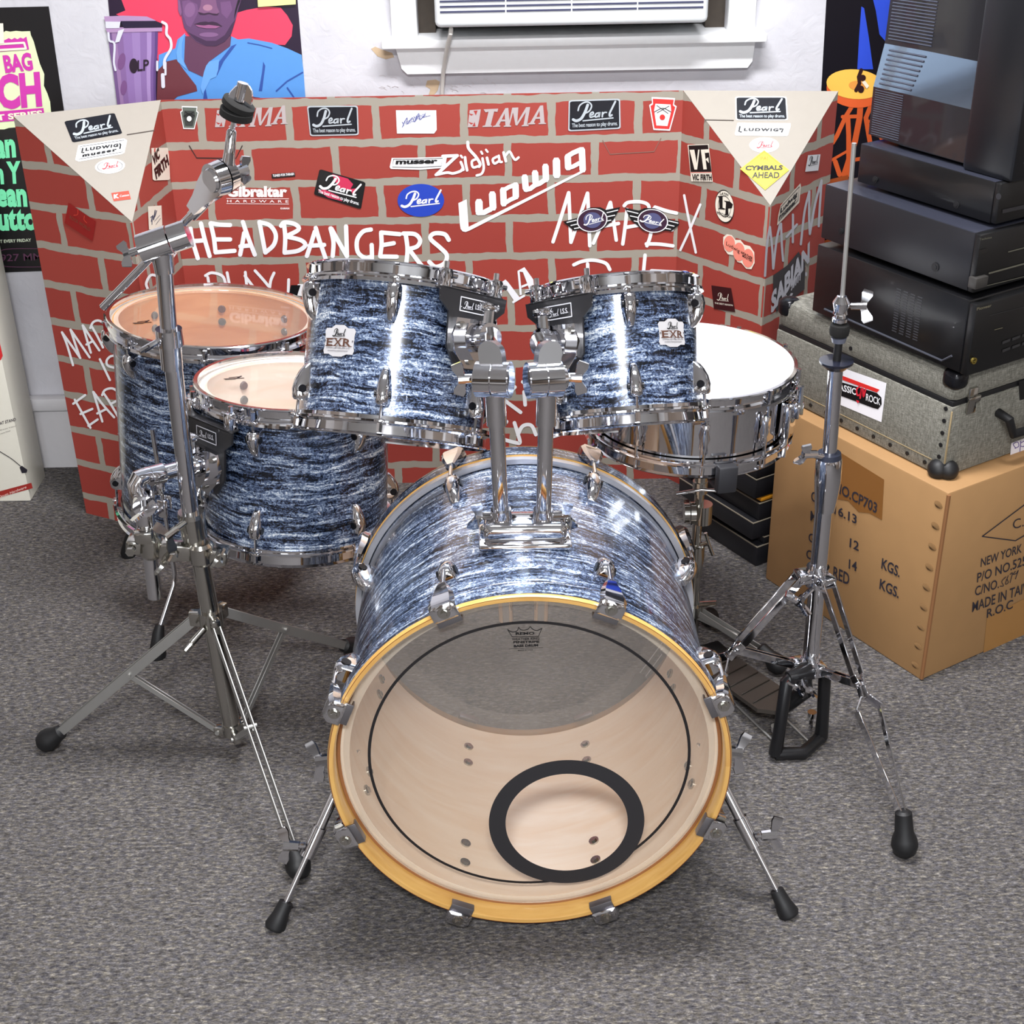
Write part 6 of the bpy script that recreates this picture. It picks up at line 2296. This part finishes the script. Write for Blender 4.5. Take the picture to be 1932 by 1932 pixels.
MB().lathe([(.0035, 0), (.006, 0), (.006, .004), (.0035, .004)], 20, Matrix.Translation(c) @ dl.to_track_quat('Z', 'Y').to_matrix().to_4x4() @ Matrix.Translation((0, 0, -.003)), closed=True).build('headphone_jack', paint((190, 170, 90), .3, 1), RV)

DZ = RZ + RH + .001
D0 = F(1823, 560, DZ)
DL, DRn, DH = .362, .42, .112
CDP = thing('disc_changer', D0 + dl * .2 + dr * .2, 'grey-black compact disc changer, middle of the audio stack above the receiver', 'disc changer')
blockmb(D0 + kz * .010, DL, DRn, DH - .010, .002).build('cabinet', paint((34, 34, 38), .35, .25), CDP)
blockmb(D0 + kz * (DH - .0005) + dl * .001 + dr * .001, DL - .002, DRn - .002, .0012, .0004).build('top_cover', TOPM, CDP)
feet('foot', D0, DL, DRn, CDP, .011)
for q_, r_ in ((D0 + dl * .075 + kz * .032, .008), (D0 + dl * .31 + kz * .036, .006)):
    mb = MB(); screw(mb, q_, dr, r_); mb.build('side_screw', paint((40, 40, 42), .4, .5), CDP)
blockmb(D0 - dl * .012 + kz * .009 + dr * .001, .014, DRn - .002, DH - .010, .003).build('front_panel', DARKF, CDP)
plDF = Plane(D0 - dl * .012, dl)
g = on(plDF, .0012)
g.text('Technics', zE((1392, 648)), zE((1502, 626)), zE((1392, 628)), .02)
g.stroke(E_((1655, 750), (1800, 712)), 2)
g.stroke(E_((1480, 945), (1900, 830)), 3)
g.stroke(E_((1450, 1060), (1900, 950)), 1.2)
g.done('panel_lettering', paint((96, 94, 82), .45), CDP)
g = on(plDF, .0014); g.poly(E_((1385, 735), (1460, 715), (1460, 755), (1385, 772))); g.done('display', paint((8, 8, 10), .2), CDP)
bq = plDF.at(*zE((1378, 1020)), .0)
MB().box(bq + dl * .0, (.030, .018, .020), (dr, dl, kz), bev=.002).build('eject_button', paint((54, 52, 50), .4), CDP)

VZ = DZ + DH + .002
V0 = F(1866, 428, VZ)
VL, VR_, VH = .315, .42, .076
VC = thing('video_recorder', V0 + dl * .15 + dr * .2, 'slim black video recorder, top of the audio stack under the television', 'video recorder')
blockmb(V0 + kz * .006, VL, VR_, VH - .006, .002).build('cabinet', DARK, VC)
blockmb(V0 + kz * (VH - .0006) + dl * .001 + dr * .001, VL - .002, VR_ - .002, .0012, .0004).build('top_cover', TOPM, VC)
feet('foot', V0, VL, VR_, VC, .007)
for q_ in (V0 + dl * .075 + kz * .020, V0 + dl * .27 + kz * .020):
    mb = MB(); screw(mb, q_, dr, .006); mb.build('side_screw', paint((44, 44, 46), .4, .5), VC)
blockmb(V0 - dl * .012 + kz * .006 + dr * .001, .014, VR_ - .002, VH - .006, .004).build('front_panel', DARKF, VC)
plVF = Plane(V0 - dl * .012, dl)
g = on(plVF, .0012); g.ellipse(zE((1565, 245)), 5, 6); g.done('front_button', paint((64, 64, 70), .4), VC)
g = on(plVF, .0012); g.poly(E_((1600, 365), (1800, 320), (1800, 355), (1600, 400))); g.done('display', paint((28, 28, 34), .2), VC)

# television: profile swept along its depth
TZ = VZ + VH + .002
T0 = F(1822, 316, TZ)
TV = thing('television', T0 + dl * .15 + dr * .2, 'dark box television with ribbed vents on its stepped side, on top of the stack', 'television')
TVL = (F(1657, 250, TZ) - T0).length * .92
plTL = Plane(T0, dr)


def th(px, py):
    q = plTL.at(px, py, 0)
    return (q - T0).dot(dl), q.z - TZ


z_lo = th(1825, 205)[1]
z_hi = th(1825, 130)[1]
z_top = z_hi + .20
inset = .062
TW = .46
prof = [(0, .006), (0, z_lo), (inset, z_hi), (inset + .006, z_top), (TW - inset - .006, z_top), (TW - inset, z_hi), (TW, z_lo), (TW, .006)]
fz = lambda z_: 1 + .16 * min(1, max(0, (z_ - z_lo) / (z_hi - z_lo)))
rings = []
for t_, k_ in ((0, 1), (.6, .99), (1, .94)):
    rings.append([T0 + dl * (TVL * t_ * fz(z_)) + dr * (TW / 2 + (x - TW / 2) * k_) + kz * (z_ if z_ < .01 else z_ - (1 - k_) * .08) for x, z_ in prof])
TVM = paint((24, 25, 30), .22, coat=.65)
MB().loft(rings).build('rear_shell', TVM, TV, 20)
b0 = T0 - dr * .012
mb = MB().box(b0 - dl * .055 + dr * (TW / 2 + .012) + kz * (z_top / 2 + .008), (TW + .024, .11, z_top + .02), (dr, dl, kz), bev=.008)
mb.build('front_bezel', paint((20, 21, 25), .3), TV)
mb = MB().box(b0 - dl * .112 + dr * (TW / 2 + .012) + kz * (z_top / 2 + .02), (TW - .06, .01, z_top - .09), (dr, dl, kz), bev=.004)
mb.build('screen', paint((34, 38, 40), .08), TV)
mb = MB()
for i in range(14):
    p = b0 - dl * .1105 + dr * .030 + kz * (.030 + i * .0065)
    mb.box(p, (.016, .002, .0028), (dr, dl, kz))
mb.build('speaker_slot', paint((54, 54, 58), .4), TV)
bev_top = MB().box(T0 + dl * .12 + dr * TW / 2 + kz * .004, (TW * .8, TVL * .7, .010), (dr, dl, kz)).build('base_foot', DARKF, TV)


def side(t_, z_):
    """point on the left side of the shell: t_ along depth 0..1, z_ height"""
    if z_ <= z_lo: x = 0
    elif z_ <= z_hi: x = inset * (z_ - z_lo) / (z_hi - z_lo)
    else: x = inset + .006 * (z_ - z_hi) / (z_top - z_hi)
    k_ = 1 - .01 * t_ / .6 if t_ < .6 else .99 - .05 * (t_ - .6) / .4
    return T0 + dl * (TVL * t_ * fz(z_)) + dr * (TW / 2 + (x - TW / 2) * k_) + kz * (z_ - (1 - k_) * .08)


RIB = paint((60, 62, 74), .3, .2)
for z_a, z_b, n_, ta, tb in ((z_lo * .12, z_lo * .97, 20, .66, .97), (z_lo * 1.03, z_hi * .97, 8, .60, .94), (z_hi * 1.04, z_hi + .155, 26, .58, .97)):
    for i in range(n_):
        z_ = z_a + (z_b - z_a) * (i + .5) / n_
        mb = MB()
        mb.tube([side(ta, z_), side((ta + tb) / 2, z_), side(tb, z_)], (z_b - z_a) / n_ * .30, 6)
        mb.build('vent_rib', RIB, TV)

# cable behind the stack
c = [P(1555, 610, 3.05), P(1546, 600, 3.05), P(1530, 570, 3.06), P(1540, 545, 3.07), P(1560, 532, 3.06), P(1585, 528, 3.0)]
c = [V((P(1528, 590, 3.1).x, 3.1, .01)), V((P(1528, 590, 3.1).x - .01, 3.1, .30)), P(1530, 574, 3.1), P(1536, 556, 3.1), P(1548, 540, 3.1), P(1566, 528, 3.1), P(1590, 522, 3.1)]
tag(MB().tube(c, .004, 8).build('cable', RUBBER), 'black cable looping down behind the audio stack', 'cable')

# black trays behind the box
rows = [(1432, 836, .07), (1437, 858, .0), (1430, 882, .0), (1434, 905, .0), (1440, 934, .0), (1446, 966, 0), (1432, 992, 0), (1462, 1018, 0), (1448, 1040, 0)]
TX0 = P(1452, 1072, 2.66)
tz = 0.0
base = F(1460, 1098)
specs = [(1448, .052), (1466, .020), (1432, .045), (1446, .044), (1450, .012), (1432, .050), (1432, .036), (1428, .05), (1440, .036), (1436, .036), (1438, .03)]
zc_ = .0
lab = ['lowest', 'second', 'third', 'fourth', 'fifth', 'sixth', 'seventh', 'eighth', 'ninth', 'tenth', 'top']
for i, (x0, hh) in enumerate(specs):
    e = F(x0, 1098 - 0, 0)
    off = (x0 - 1440) / 2665 * 2.75
    c = base + dr * (off + .0) + dl * .07
    isorange = i == 4
    mb = MB().box(c + dr * .11 + dl * .13 + kz * (zc_ + hh / 2), (.22, .26, hh - .002), (dr, dl, kz), bev=.0025)
    if isorange:
        o = mb.build('flat_box', paint((206, 138, 34), .4))
        tag(o, 'thin orange box between the black trays behind the big brown box', 'box')
    else:
        o = mb.build('flat_tray', paint((24, 24, 28), .4))
        tag(o, '%s black tray, counting up from the carpet, in the stack behind the big brown box' % lab[i], 'tray', 'black trays stacked behind the brown box')
        mb = MB().box(c + dr * .11 + dl * .13 + kz * (zc_ + hh - .0025), (.221, .261, .0026), (dr, dl, kz), bev=.0008)
        mb.build('tray_rim', paint((120, 112, 98), .4), o)
    zc_ += hh

# pack up: nothing left unparented but the things themselves
bpy.context.view_layer.update()
